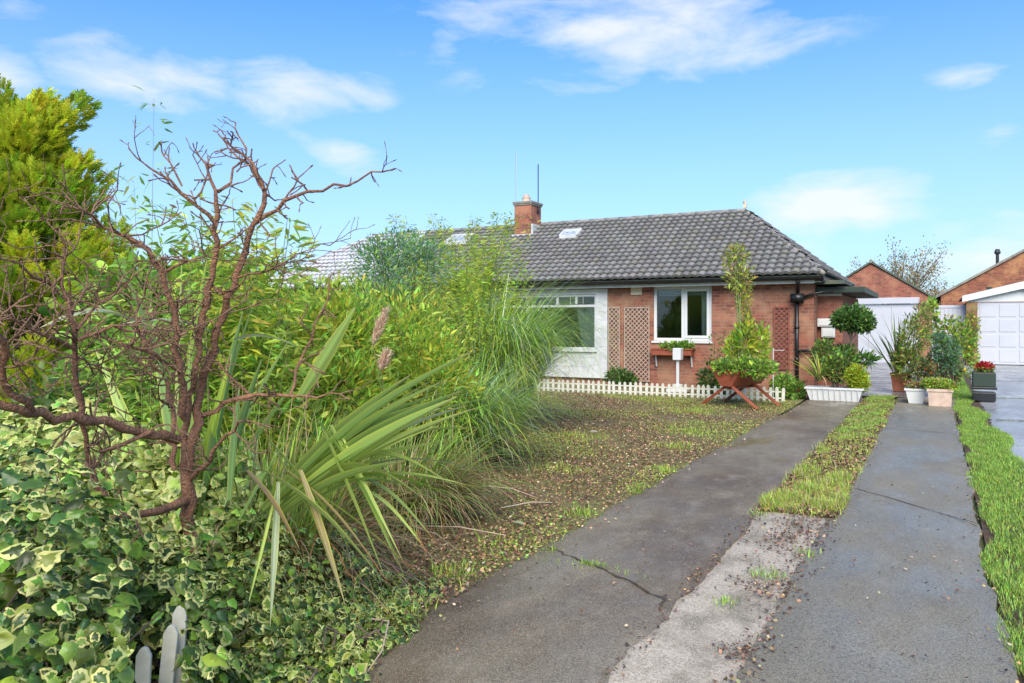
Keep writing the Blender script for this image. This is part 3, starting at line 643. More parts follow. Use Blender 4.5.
# picket fence
FY = 15.55
pf = thing('picket_fence', (-5.2, FY, 0), 'low white picket fence in front of the bungalow wall', 'fence')
MB().box(-8.4, -2.56, FY + .012, FY + .03, .07, .10).box(-8.4, -2.56, FY + .012, FY + .03, .19, .22).build('rail', 'picket', pf)
def picket_geo(x, y, h, w_=.058, t_=.018, tilt=0):
    k = MB(); P = [(-w_ / 2, -.02), (w_ / 2, -.02), (w_ / 2, h - .035), (w_ * .22, h), (-w_ * .22, h), (-w_ / 2, h - .035)]
    k.prism(P, -t_ / 2, t_ / 2); return k
proto = None
for i in range(50):
    x = -8.35 + i * .118
    if x > -2.55: break
    if proto is None:
        proto = picket_geo(0, 0, .29).build('picket', 'picket', pf, world=False); q = proto
    else: q = proto.copy(); C.objects.link(q); q.parent = pf
    q.location = (x + 5.2 + rng.normal(0, .006), 0, rng.normal(0, .007)); q.rotation_euler = (0, rng.normal(0, .03), 0)
# wall shelf planter + white pedestal
sh = thing('shelf_planter', (-5.4, 17.85, .75), 'red-brown wooden trough fixed under the plain white window', 'planter')
MB().box(-5.90, -4.95, 17.72, 17.97, .77, .90).build('trough', 'redwood', sh, bevel=.01)
MB().box(-5.93, -4.92, 17.70, 17.99, .901, .925).build('rim', 'redwood', sh)
for x in (-5.85, -5.0): MB().beam((x, 17.9, .77), (x, 17.98, .5), .03, .03).build('bracket', 'white', sh)
pd = thing('pedestal', (-4.95, 16.6, 0), 'white pedestal post with a square head and flat base behind the picket fence', 'pedestal')
px = -4.93
MB().box(px - .03, px + .03, 16.57, 16.63, .1, .72).build('post', 'white', pd, bevel=.01)
MB().box(px - .09, px + .09, 16.5, 16.7, .72, .98).build('head', 'white', pd, bevel=.015)
MB().box(px - .22, px + .22, 16.45, 16.75, .03, .10).box(px - .1, px + .1, 16.52, 16.68, .10, .2).build('base', 'white', pd, bevel=.012)
# crossed-leg wooden planter
xp = thing('cross_leg_planter', (-3.1, 14.45, 0), 'red-stained wooden trough planter on crossed legs overflowing with plants', 'planter')
rzx = R(-18); cr, sr = math.cos(rzx), math.sin(rzx)
def XP(a, b, z): return (-3.12 + a * cr - b * sr, 14.45 + a * sr + b * cr, z)   # a across, b along the trough
for b in (-.38, .38):
    k = MB(); k.beam(XP(-.58, b, .03), XP(.40, b, .74), .05, .13, up=XP(0, 1, 0)); k.build('leg', 'redwood', xp, bevel=.006)
    k = MB(); k.beam(XP(.58, b - .055, .03), XP(-.40, b - .055, .74), .05, .11, up=XP(0, 1, 0)); k.build('leg', 'redwood', xp, bevel=.006)
t_ = MB()
pr = [(-.29, .68), (-.11, .40), (.11, .40), (.29, .68)]
V = [XP(a, b, z) for b in (-.52, .52) for a, z in pr]
t_.add(V, [(0, 1, 2, 3), (7, 6, 5, 4), (0, 4, 5, 1), (1, 5, 6, 2), (2, 6, 7, 3)]); t_.build('trough', 'redwood', xp)
MB().add([XP(a, b, .65) for a, b in ((-.26, -.5), (.26, -.5), (.26, .5), (-.26, .5))], [(0, 1, 2, 3)]).build('soil', 'soil', xp)
k = MB(); k.beam(XP(0, -.45, .36), XP(0, .45, .36), .05, .05); k.build('stretcher', 'redwood', xp)
# tapered troughs
def trough(name, x0, x1, y0, y1, h, m, label, taper=.06, rim=.03, soil=True, cat='planter', z0=.033, group=None):
    o = thing(name, ((x0 + x1) / 2, (y0 + y1) / 2, z0), label, cat, group); V = []
    for z, s, i in ((0, taper, 0), (h, 0, 0), (h, .025, 1), (h - .05, .03, 1)): V += [(x0 + s, y0 + s * .6, z0 + z), (x1 - s, y0 + s * .6, z0 + z), (x1 - s, y1 - s * .6, z0 + z), (x0 + s, y1 - s * .6, z0 + z)]
    Fc = [(3, 2, 1, 0)] + [(a * 4 + i, a * 4 + (i + 1) % 4, a * 4 + 4 + (i + 1) % 4, a * 4 + 4 + i) for a in range(3) for i in range(4)]
    MB().add(V, Fc).build('tub', m, o)
    r = MB(); e = .015; z = z0 + h
    r.box(x0 - e, x1 + e, y0 - e, y0 + .012, z - rim, z + .006); r.box(x0 - e, x1 + e, y1 - .012, y1 + e, z - rim, z + .006); r.box(x0 - e, x0 + .012, y0 + .013, y1 - .013, z - rim, z + .006); r.box(x1 - .012, x1 + e, y0 + .013, y1 - .013, z - rim, z + .006)
    r.build('rim', m, o)
    MB().box(x0 + .03, x1 - .03, y0 + .03, y1 - .03, z - .06, z - .045).build('soil', 'soil', o)
    return o
tr_ = trough('trough_planter', -2.24, -1.22, 16.0, 16.4, .25, 'white', 'long white plastic trough at the end of the brown concrete track', taper=.08)
rb = MB()
for i in range(9): x = -2.1 + i * .1; rb.beam((x, 16.02 - .0, .06), (x - .01, 15.99, .25), .008, .012)
rb.build('rib', 'white', tr_)
trough('trough_planter', -3.0, -2.38, 16.5, 16.9, .30, 'redwood', 'low red-brown wooden trough by the foot of the downpipe', taper=.0, z0=.02)
trough('trough_planter', -.52, -.17, 16.2, 16.9, .27, 'white', 'short white trough behind the cream planter')
trough('box_planter', -.15, .24, 15.9, 16.3, .30, 'creambox', 'square cream-pink planter box at the front of the plant group', taper=.02, rim=.04)
trough('box_planter', -.90, -.55, 19.0, 19.4, .38, 'terracotta', 'terracotta pot behind the white troughs beside the drive', taper=.05)
rd = thing('planter_stand', (.79, 17.6, 0), 'dark green planter box on a black crate beside the neighbour drive', 'planter')
MB().box(.60, .98, 17.4, 17.85, .30, .57).build('box', 'greenpaint', rd, bevel=.012)
MB().box(.58, 1.0, 17.38, 17.87, .25, .298).box(.60, .98, 17.4, 17.85, .03, .19).build('crate', 'black', rd, bevel=.01)
MB().box(.62, .96, 17.42, 17.83, .571, .58).build('soil', 'soil', rd)
st = thing('garden_stake', (-2.78, 16.2, 0), 'thin white metal cross-shaped stake by the red lattice', 'stake')
MB().beam((-2.87, 16.2, 0), (-2.87, 16.2, 1.02), .014, .014).build('post', 'white', st); MB().beam((-3.02, 16.19, .98), (-2.66, 16.19, .98), .01, .01).build('crossbar', 'white', st)

# ================================================================== plants near the house
G = {'lime': (.46, .60, .08), 'yel': (.52, .52, .06), 'mid': (.15, .28, .05), 'dark': (.06, .13, .035), 'fresh': (.29, .48, .07), 'blue': (.22, .36, .22), 'olive': (.26, .27, .08), 'tan': (.42, .28, .15), 'straw': (.52, .42, .20), 'rust': (.48, .18, .04), 'gold': (.46, .48, .03)}
def cols(names, n, w=None, v=.22): return jitcol(pick([G[k] for k in names], n, w), n, v)
def leafball(name, label, cat, blobs, cnames, n, size, tpl=T_OVATE, w=None, base=None, stem=True, m='leaf', group=None, shell=.5, updir=.5, width=1.0, stemrad=.012, stemmat='treebark', v=.22, part='foliage'):
    shell = min(shell, .3)
    """blobs: (x,y,z,rx,ry,rz) volumes of leaves carried by stems rising from the base"""
    bl = np.array(blobs, float); base = np.array(base if base is not None else (bl[0][0], bl[0][1], 0), float)
    o = thing(name, base, label, cat, group)
    vol = np.prod(bl[:, 3:], 1) ** .7; idx = rng.choice(len(bl), n, p=vol / vol.sum())
    d = unit(rng.normal(size=(n, 3))); rr = shell + (1 - shell) * rng.random((n, 1)) ** .6
    lump = 1 + .16 * np.sin(d[:, :1] * 7 + idx[:, None]) * np.cos(d[:, 1:2] * 6 + d[:, 2:3] * 5)
    P = bl[idx, :3] + d * rr * lump * bl[idx, 3:]
    D = unit(d + rng.normal(0, .55, (n, 3)) + np.array([0, 0, updir])); ok = P[:, 2] > .03
    s = size * np.clip(rng.normal(1, .28, n), .4, 1.8)
    leaves(part, tpl, P[ok], D[ok], s[ok], cols(cnames, n, w, v)[ok], m, o, width=width, rollamt=.9)
    if stem:
        tb = Tubes(5)
        for b in bl:
            for _ in range(4):
                e = b[:3] + inball(1)[0][0] * b[3:] * .7; mid_ = (base + e) / 2 + rng.normal(0, .04, 3) + [0, 0, .06]
                s0 = base + rng.normal(0, .03, 3) * [1, 1, 0]; tb.add([s0, s0 * .3 + mid_ * .7, (mid_ + e) / 2, e], [stemrad, stemrad * .8, stemrad * .6, stemrad * .3])
        tb.build('stems', stemmat, o)
    return o
# tall climber in the crossed-leg planter
leafball('tall_bamboo', 'tall feathery yellow-green bamboo growing from the crossed-leg planter', 'bamboo', [(-3.33, 14.9, 2.78, .24, .2, .22), (-3.25, 14.9, 2.35, .27, .22, .34), (-3.17, 14.9, 1.9, .15, .16, .34), (-3.1, 14.85, 1.5, .12, .15, .3)], ('lime', 'yel', 'olive', 'tan'), 1500, .085, T_LANCE, base=(-3.12, 14.6, .66), width=1.6, stemrad=.010, stemmat='cane', shell=.1, updir=.2)
leafball('shrub', 'bushy bright green plant with upright leaves behind the crossed-leg planter', 'shrub', [(-3.1, 14.75, 1.15, .2, .22, .42), (-2.82, 14.8, 1.1, .13, .18, .38), (-3.33, 14.8, 1.0, .14, .2, .32)], ('lime', 'fresh', 'yel'), 1100, .11, T_LANCE, base=(-3.08, 14.75, .6), width=2.0, updir=1.0)
leafball('bedding_plant', 'low leafy green plants spilling over the crossed-leg planter', 'plant', [(-3.32, 14.15, .74, .22, .3, .15), (-3.0, 13.98, .76, .25, .28, .15), (-2.72, 14.0, .72, .2, .3, .17), (-3.52, 14.35, .72, .12, .2, .09), (-2.58, 14.2, .74, .12, .2, .1)], ('fresh', 'mid', 'lime', 'tan'), 2300, .06, w=(.4, .3, .22, .08), base=(-3.05, 14.2, .68))
leafball('twiggy_shrub', 'thin brownish twiggy shrub against the brick below the plain white window', 'shrub', [(-3.9, 16.9, .95, .45, .3, .42), (-4.1, 16.9, .5, .4, .3, .35)], ('olive', 'tan', 'mid'), 750, .06, base=(-4.0, 16.9, 0), stemrad=.009)
leafball('fern', 'small green trailing plant in the wall trough under the window', 'plant', [(-5.4, 17.8, .98, .32, .12, .09), (-5.1, 17.8, 1.0, .2, .1, .1)], ('fresh', 'mid'), 500, .07, base=(-5.4, 17.84, .9), stem=False)
for (x, y, rx, rz_, nm, lb) in ((-4.2, 16.6, .3, .32, ('mid', 'dark'), 'dark green low shrub just behind the picket fence beside the pedestal'), (-2.7, 16.35, .26, .24, ('fresh', 'mid'), 'fresh green low plants behind the right end of the picket fence'), (-6.7, 17.6, .3, .22, ('dark', 'mid'), 'small dark green plant at the foot of the tan lattice panels')):
    leafball('shrub', lb, 'shrub', [(x, y, rz_, rx, .3, rz_), (x + .25, y, rz_ * .8, rx * .7, .25, rz_ * .8)], nm, 900, .075, base=(x, y, 0))
# cordyline in the white trough
def spiky(name, label, cat, base, n, L, w_, cn, th=(0.1, 1.2), bend=.7, m='blade', tip=None, group=None, part='leaves', wts=None):
    o = thing(name, base, label, cat, group); B = np.array(base) + rng.normal(0, .025, (n, 3)) * [1, 1, .6]
    blades(part, B, rng.random(n) * 6.28, rng.uniform(*th, n), rng.normal(bend, bend * .4, n), L * rng.uniform(.7, 1.1, n), np.full(n, w_), cols(cn, n, wts), m, o, seg=6, fold=.25, tipcol=None if tip is None else jitcol(G[tip], n))
    return o
spiky('cordyline', 'spiky yellow-green cordyline at the left end of the white trough', 'cordyline', (-2.02, 16.2, .42), 90, .72, .028, ('lime', 'olive', 'straw', 'mid'), bend=.9)
leafball('shrub', 'dark leafy green shrub in the middle of the white trough', 'shrub', [(-1.72, 16.3, .66, .28, .2, .30), (-1.95, 16.6, .9, .25, .2, .3), (-1.55, 16.6, .85, .22, .2, .25)], ('mid', 'dark', 'olive', 'fresh'), 2600, .065, base=(-1.75, 16.3, .28))
leafball('conifer_shrub', 'rounded lime-yellow dwarf conifer at the right end of the white trough', 'shrub', [(-1.36, 16.2, .50, .19, .17, .22), (-1.30, 16.2, .36, .17, .14, .14)], ('gold', 'lime'), 2200, .06, T_FROND, base=(-1.36, 16.2, .28))
leafball('fern', 'arching dark fern leaning out behind the lime conifer', 'fern', [(-1.3, 17.2, .78, .25, .15, .10)], ('dark', 'mid'), 300, .12, T_LANCE, base=(-1.4, 17.2, .0), width=1.5)
st_ = leafball('standard_tree', 'clipped dark green round-headed tree on a thin stem by the porch', 'tree', [(-1.50, 17.35, 1.60, .36, .36, .27), (-1.66, 17.3, 1.58, .26, .3, .22), (-1.34, 17.35, 1.52, .24, .3, .2)], ('dark', 'mid'), 4500, .062, base=(-1.52, 17.35, 0), m='leafgloss', stemrad=.014, stem=False, part='crown', shell=.3)
k = Tubes(7); k.add([(-1.56, 17.35, 0), (-1.53, 17.36, .6), (-1.55, 17.34, 1.1), (-1.51, 17.35, 1.5)], [.024, .021, .018, .015]); k.add([(-1.54, 17.34, 1.2), (-1.66, 17.3, 1.45)], [.012, .007]); k.add([(-1.54, 17.34, 1.15), (-1.38, 17.36, 1.42)], [.011, .007]); k.build('trunk', 'treebark', st_)
# plant group between the drives
spiky('phormium', 'dark spiky upright phormium left of the plant group by the drive', 'phormium', (-.75, 19.2, .4), 40, 1.35, .05, ('dark', 'mid'), th=(0, .75), bend=.35)
leafball('shrub', 'feathery brown-green shrub behind the terracotta pot', 'shrub', [(-.5, 19.0, 1.1, .28, .3, .55), (-.55, 18.9, .65, .33, .3, .4), (-.3, 19.2, 1.55, .2, .25, .4)], ('olive', 'mid', 'lime', 'tan'), 2600, .085, T_LANCE, base=(-.55, 19.1, .3), width=1.5)
leafball('climber_shrub', 'loose lime-green climber spreading in front of the white gate', 'shrub', [(.2, 21, 1.25, .45, .3, .45), (.55, 21, 1.1, .25, .3, .5), (-.12, 21, 1.8, .16, .3, .3), (.5, 21, .7, .35, .3, .5)], ('lime', 'fresh', 'olive', 'mid', 'yel'), 1900, .085, base=(.35, 21, 0))
leafball('blue_shrub', 'blue-grey bushy conifer in the centre of the plant group', 'shrub', [(.15, 17.8, .98, .27, .26, .26), (.22, 17.8, .72, .18, .2, .2), (.05, 17.8, 1.2, .15, .15, .12)], ('blue', 'blue', 'mid'), 2000, .06, T_FROND, base=(.2, 17.8, 0))
leafball('shrub', 'dark red-brown leafy shrub behind the cream planter box', 'shrub', [(.0, 18.0, .62, .3, .2, .32), (-.2, 17.6, .5, .3, .2, .3), (.3, 18.2, .6, .15, .2, .35)], ('dark', 'olive', 'rust'), 1700, .06, w=(.5, .35, .15), base=(.0, 18.0, 0))
leafball('bedding_plant', 'lime green and pink trailing plants in the cream-pink planter box', 'plant', [(.02, 16.1, .40, .24, .2, .11), (.18, 16.05, .38, .14, .18, .10), (-.12, 16.2, .42, .14, .18, .1)], ('lime', 'fresh', 'rust', 'straw'), 1900, .045, w=(.45, .35, .1, .1), base=(.04, 16.1, .28))
leafball('bedding_plant', 'pinkish flowering plants in the short white trough', 'plant', [(-.36, 16.5, .34, .17, .3, .07)], ('olive', 'rust', 'tan', 'mid'), 700, .04, base=(-.35, 16.5, .26), stem=False)
def flowers(name, label, base, blob, n, size):
    o = thing(name, base, label, 'flowers'); P = np.array(blob[:3]) + inball(n)[0] * blob[3:]; leaves('petals', T_OVATE, P, unit(rng.normal(size=(n, 3)) + [0, 0, .6]), np.full(n, size), jitcol((.45, .02, .02), n, .25), 'flower', o, width=1.5)
    k = 300; P = np.array(blob[:3]) + inball(k)[0] * np.array(blob[3:]) * [1.15, 1.1, .8] - [0, 0, .05]; leaves('foliage', T_OVATE, P, unit(rng.normal(size=(k, 3)) + [0, 0, .8]), np.full(k, .05), cols(('mid', 'fresh'), k), 'leaf', o)
flowers('red_flowers', 'bright red flowers in the dark green planter box', (.79, 17.6, .58), (.80, 17.6, .68, .16, .17, .09), 500, .045)
leafball('climber_shrub', 'sparse leafy creeper growing on the brick garage pier', 'climber', [(1.1, 32.7, 1.4, .25, .15, .7), (1.05, 32.7, .7, .2, .1, .5)], ('olive', 'yel', 'mid'), 420, .09, base=(1.1, 32.7, 0))
# tree behind the garage
def branch_tree(name, label, base, h, spread, n, cn, leaf, v=.2):
    o = thing(name, base, label, 'tree'); base = np.array(base, float); tb = Tubes(5); tips = []
    trunk = [base, base + [0, 0, h * .3], base + [.1, 0, h * .45]]; tk = Tubes(8); tk.add(trunk, [.16, .13, .1]); tk.build('trunk', 'treebark', o)
    for k in range(60):
        az = rng.random() * 6.28; el = rng.uniform(.3, 1.5); L = h * .55 * rng.uniform(.6, 1.05); d = np.array([math.cos(az) * math.cos(el) * spread, math.sin(az) * math.cos(el) * spread, math.sin(el)])
        p0 = trunk[1] + (trunk[2] - trunk[1]) * rng.random(); P = [p0 + d * L * f + rng.normal(0, .05, 3) * f + np.array([0, 0, .12 * f]) for f in (0, .35, .7, 1)]
        tb.add(P, [.035, .025, .015, .005]); tips += [P[2], P[3], (P[2] + P[3]) / 2]
    tb.build('branches', 'treebark', o); tips = np.array(tips)
    P = tips[rng.integers(0, len(tips), n)] + rng.normal(0, .14, (n, 3)) * [1, 1, 1.5]
    leaves('crown', T_OVATE, P, unit(rng.normal(0, .6, (n, 3)) + [0, 0, .8]), leaf * rng.uniform(.6, 1.2, n), cols(cn, n, v=v), 'leaf', o)
branch_tree('tree', 'sparse pale autumn tree behind the plain brick garage', (-1.6, 42, 0), 5.6, .95, 3600, ('straw', 'tan', 'olive'), .11)
branch_tree('tree', 'low rusty brown tree between the two brick gables', (.1, 41, 0), 3.3, .6, 1800, ('rust', 'olive', 'tan'), .10)

# ================================================================== big planting on the left
# golden conifer
def conifer(base, H, rad):
    base = np.array(base, float); o = thing('golden_conifer', base, 'tall golden-green feathery conifer at the left edge of the garden', 'conifer')
    tk = Tubes(8); tk.add([base, base + [0, 0, H * .5], base + [0, 0, H * .93]], [.12, .08, .02]); 
    Ps = []; Ds = []; Ss = []; Cs = []
    nl = 210
    for k in range(nl):
        f = (k + .5) / nl; z = .25 + (H - .3) * f ** 1.1; r = rad * (1 - (z / H) ** 1.05) * (1.0 - .25 * rng.random()) ; az = k * 2.39996 + rng.normal(0, .2)
        L = (.42 + .70 * rng.random() ** 1.5) * (1 - .4 * f); out = np.array([math.cos(az), math.sin(az), 0])
        p0 = base + out * max(r - L * .55, 0) + [0, 0, z - .1]; d = unit((out * rng.uniform(.55, .95) + [0, 0, rng.uniform(.5, .95)])[None])[0]
        tk.add([base + [0, 0, max(z - .5, .1)], p0, p0 + d * L * .8], [.02, .014, .005])
        m_ = 150; s = rng.random(m_) ** .8; wid = .17 * (1 - s) ** .6 * (.5 + s) + .02
        dd = unit(rng.normal(size=(m_, 3)))
        P = p0 + np.outer(s * L * 1.25, d) + dd * wid[:, None] * [1, 1, 1.2]
        Ps.append(P); Ds.append(unit(d * 1.1 + dd * .75 + [0, 0, .3])); Ss.append(rng.uniform(.09, .17, m_))
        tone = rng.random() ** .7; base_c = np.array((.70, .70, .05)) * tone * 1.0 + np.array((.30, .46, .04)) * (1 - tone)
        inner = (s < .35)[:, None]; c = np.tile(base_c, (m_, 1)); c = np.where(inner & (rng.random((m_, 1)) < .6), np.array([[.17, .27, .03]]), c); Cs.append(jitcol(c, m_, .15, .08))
    tk.build('trunk', 'treebark', o)
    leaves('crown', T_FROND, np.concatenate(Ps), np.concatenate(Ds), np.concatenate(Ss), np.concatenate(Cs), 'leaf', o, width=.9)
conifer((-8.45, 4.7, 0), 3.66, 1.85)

# hedge and background shrubs
def hedge(name, label, x0, x1, y0, y1, h, cn, n, size, cat='hedge', v=.25):
    o = thing(name, ((x0 + x1) / 2, (y0 + y1) / 2, 0), label, cat)
    P = np.stack([rng.uniform(x0, x1, n), rng.uniform(y0, y1, n), rng.random(n) ** .7 * h], 1); top = h * (1 + .07 * np.sin(P[:, 0] * 2.3) + .06 * np.sin(P[:, 1] * 3.1)); P[:, 2] *= top / h
    leaves('foliage', T_OVATE, P, unit(rng.normal(0, .8, (n, 3)) + [0.2, -.2, .5]), size * rng.uniform(.6, 1.3, n), cols(cn, n, v=v), 'leaf', o)
    tb = Tubes(5)
    for k in range(14):
        f = (k + .5) / 14; p = np.array([x0 + (x1 - x0) * f, (y0 + y1) / 2, 0]) if (x1 - x0) > (y1 - y0) else np.array([(x0 + x1) / 2, y0 + (y1 - y0) * f, 0]); tb.add([p, p + [.05, .03, h * .5], p + [.1, -.05, h * .85]], [.03, .02, .01])
    tb.build('stems', 'treebark', o)
hedge('boundary_hedge', 'long mid-green boundary hedge below the pale end of the roof', -13.6, -12.2, 6.0, 17.5, 1.95, ('mid', 'dark', 'fresh'), 16000, .12)
leafball('shrub', 'dense leafy green laurel between the conifer and the bamboo', 'shrub', [(-7.3, 6.2, 1.2, 1.0, .8, 1.05), (-6.6, 5.6, .9, .8, .7, .9), (-6.9, 5.0, 1.5, .7, .6, .6)], ('fresh', 'mid', 'lime'), 7000, .15, base=(-7.0, 5.8, 0), width=1.1)
leafball('shrub', 'dark shrub under the golden conifer behind the bare shrub', 'shrub', [(-5.6, 3.7, .55, .9, .7, .65), (-5.0, 4.4, .6, .8, .6, .6)], ('mid', 'dark', 'olive'), 4500, .09, base=(-5.4, 4.0, 0))
leafball('acer_shrub', 'small bright lime shrub low behind the bare branches', 'shrub', [(-4.1, 4.1, .62, .42, .35, .35), (-4.5, 4.0, .55, .35, .3, .35)], ('lime', 'fresh', 'yel'), 2400, .07, base=(-4.2, 4.05, 0))
leafball('shrub', 'mid-green shrub mass in front of the hedge', 'shrub', [(-6.6, 8.2, 1.1, 1.1, .9, 1.0), (-7.6, 9.4, 1.2, 1.0, .9, .95), (-5.6, 7.2, .9, .8, .7, .85)], ('fresh', 'lime', 'mid'), 9000, .10, T_LANCE, base=(-6.8, 8.4, 0), width=1.8)

# bamboos
def bamboo(name, label, base, culms, H, spread, nl, leaf, cn, heads=None, wts=None, lean=(0, 0), zlo=.35, m='leaf', v=.18):
    base = np.array(base, float); o = thing(name, base, label, 'bamboo'); tb = Tubes(5); Ps = []; Ds = []
    for k in range(culms):
        a = rng.random() * 6.28; r = rng.random() ** .5; h = H * rng.uniform(.6, 1.02) if heads is None else heads[k % len(heads)] * rng.uniform(.93, 1.02)
        off = np.array([math.cos(a), math.sin(a), 0]) * r * spread; s0 = base + off * .35
        P = np.array([s0 + off * .9 * f ** 1.8 + np.array([lean[0], lean[1], 0]) * f ** 2 + [0, 0, h * f] for f in np.linspace(0, 1, 7)]); tb.add(P, np.linspace(.009, .002, 7) * (.45 if culms < 5 else 1))
        m_ = nl // culms; f = zlo + (1 - zlo) * rng.random(m_) ** .85; q = np.stack([np.interp(f, np.linspace(0, 1, 7), P[:, i]) for i in range(3)], 1)
        az = rng.random(m_) * 6.28; rr = rng.random(m_) ** .6 * .26 * (1.25 - f); od = np.stack([np.cos(az), np.sin(az), rng.normal(.1, .35, m_)], 1)
        Ps.append(q + od * rr[:, None]); Ds.append(unit(od + [0, 0, -.05] + rng.normal(0, .25, (m_, 3))))
    tb.build('culms', 'cane', o); P = np.concatenate(Ps); n = len(P)
    leaves('leaves', T_LANCE, P, np.concatenate(Ds), leaf * rng.uniform(.6, 1.25, n), cols(cn, n, wts, v), m, o, width=1.15, rollamt=.8)
bamboo('bamboo', 'light green bamboo with slender leaves rising behind the bare shrub', at(255, 600, 5.4) * [1, 1, 0], 24, 2.35, .45, 4200, .115, ('lime', 'fresh', 'yel'), zlo=.25)
bamboo('bamboo', 'tallest single wispy bamboo cane reaching into the sky', at(148, 600, 4.6) * [1, 1, 0], 2, 2.95, .12, 150, .085, ('lime', 'fresh'), zlo=.3, heads=[2.95, 2.5])
bamboo('bamboo', 'thin wispy bamboo canes behind the fork of the bare shrub', at(215, 600, 4.9) * [1, 1, 0], 7, 2.4, .55, 650, .09, ('lime', 'fresh'), zlo=.3)
bamboo('bamboo', 'fresh green bamboo thicket between the conifer and bare stems', at(160, 600, 5.6) * [1, 1, 0], 26, 1.9, .75, 4200, .12, ('lime', 'fresh', 'mid'), zlo=.1)
bamboo('bamboo', 'yellow-green fine bamboo thicket under the chimney', at(462, 500, 12.3) * [1, 1, 0], 70, 3.2, 1.0, 25000, .085, ('lime', 'yel', 'fresh'), wts=(.5, .3, .2), zlo=.12)
bamboo('bamboo', 'mid-green leafy bamboo thicket right of the blue-green bush', at(425, 500, 9.6) * [1, 1, 0], 46, 2.2, .95, 15000, .075, ('lime', 'lime', 'yel'), zlo=.1)
leafball('eucalyptus_bush', 'airy blue-green bush topping the thicket under the pale roof end', 'bush', [tuple(at(400, 250, 9.2)) + (.45, .4, .24), tuple(at(378, 262, 9.2)) + (.36, .3, .3), tuple(at(428, 262, 9.2)) + (.3, .3, .3), tuple(at(390, 300, 9.0)) + (.5, .4, .4)], ('blue', 'fresh', 'blue'), 5200, .055, T_LANCE, base=at(400, 500, 9.2) * [1, 1, 0], width=1.7, shell=.1)
leafball('shrub', 'bright green feathery shrub left of the blue-green bush', 'shrub', [tuple(at(318, 330, 7.0)) + (.45, .4, .45), tuple(at(350, 345, 7.0)) + (.4, .4, .55), tuple(at(300, 370, 6.6)) + (.4, .4, .6), tuple(at(340, 400, 6.6)) + (.5, .4, .5)], ('fresh', 'lime', 'yel'), 8500, .08, T_LANCE, base=at(325, 500, 6.8) * [1, 1, 0], width=1.5)
leafball('shrub', 'olive green brushy shrub behind the strap leaves', 'shrub', [tuple(at(400, 350, 7.6)) + (.55, .5, .6), tuple(at(430, 390, 7.4)) + (.5, .4, .55)], ('lime', 'fresh', 'yel'), 6500, .075, T_LANCE, base=at(410, 500, 7.5) * [1, 1, 0], width=1.3)

G['pale_green'] = (.52, .62, .30)
# pampas grasses
def pampas(label, base, n, L, w_, cn, wts=None, th=(.02, .6), bend=(1.2, 2.4), R0=.35, plumes=(), dead=0, deadL=.8, wob=.35, az=None):
    base = np.array(base, float); o = thing('pampas_grass', base, label, 'pampas grass')
    a = rng.random(n) * 6.28 if az is None else rng.normal(az[0], az[1], n); r = R0 * rng.random(n) ** .5
    B = base + np.stack([np.sin(a) * r, np.cos(a) * r, rng.random(n) * .05], 1)
    blades('leaf_blades', B, a + rng.normal(0, .5, n), rng.uniform(*th, n), rng.uniform(*bend, n), L * rng.uniform(.55, 1.08, n), w_ * rng.uniform(.7, 1.2, n), cols(cn, n, wts), 'blade', o, seg=9, p=2.0, wob=wob, tipcol=None)
    if dead:
        a = rng.random(dead) * 6.28; r = R0 * 1.3 * rng.random(dead) ** .5; B = base + np.stack([np.sin(a) * r, np.cos(a) * r, rng.random(dead) * .25], 1)
        blades('dead_thatch', B, a + rng.normal(0, .4, dead), rng.uniform(.3, 1.1, dead), rng.uniform(1.0, 2.2, dead), deadL * rng.uniform(.5, 1.1, dead), w_ * rng.uniform(.6, 1.1, dead), cols(('tan', 'straw', 'olive', 'rust'), dead, (.5, .25, .2, .05)), 'blade', o, seg=6, p=1.2, wob=.4)
    for (pb, pt_) in plumes:
        pb, pt_ = np.array(pb), np.array(pt_); ax = unit((pt_ - pb)[None])[0]; Lp = np.linalg.norm(pt_ - pb)
        k = Tubes(5); k.add([base + [0, 0, .2], base * .3 + pb * .7 + [0, 0, .1], pb, pt_], [.006, .005, .004, .002]); st_ = k.build('flower_stem', 'cane', o)
        m_ = 420; s = rng.random(m_); P = pb + np.outer(s * Lp, ax) + unit(rng.normal(size=(m_, 3))) * (.04 * np.sin(np.clip(s, .05, .98) * 3.0) ** .7)[:, None] * rng.random((m_, 1))
        leaves('plume', T_NEEDLE, P, unit(ax * 1.2 + rng.normal(0, .4, (m_, 3))), rng.uniform(.04, .08, m_), jitcol((.68, .50, .35), m_, .15, .06), 'blade', o, width=1.6)
    return o
pampas('tall arching green pampas grass in front of the wide window', at(487, 452, 11.0) * [1, 1, 0], 3800, 2.8, .014, ('fresh', 'lime', 'pale_green', 'blue'), (.35, .3, .2, .15), R0=.5, dead=350, deadL=1.0, bend=(1.3, 3.0), th=(.0, .4))
pampas('middle pampas grass with fine drooping green blades over the leaf litter', at(448, 500, 8.2) * [1, 1, 0], 2200, 1.65, .012, ('fresh', 'lime', 'pale_green', 'blue'), (.4, .25, .15, .2), R0=.4, dead=500, deadL=.9, bend=(1.2, 2.6), th=(.1, .7))
pampas('near pampas grass with brown dead thatch at its base', at(398, 560, 6.0) * [1, 1, 0], 700, 1.15, .011, ('fresh', 'mid', 'olive'), R0=.35, dead=1800, deadL=.65, bend=(1.0, 2.3), th=(.2, 1.0),
       plumes=[(at(373, 345, 5.8), at(385, 312, 5.8)), (at(381, 370, 5.6), at(386, 355, 5.6))])
pampas('straw-coloured grass clump standing behind the bare shrub stems', at(260, 600, 4.6) * [1, 1, 0], 700, 1.15, .012, ('fresh', 'olive', 'straw', 'lime'), R0=.4, dead=900, deadL=.9, bend=(.3, 1.5), th=(.02, .5))

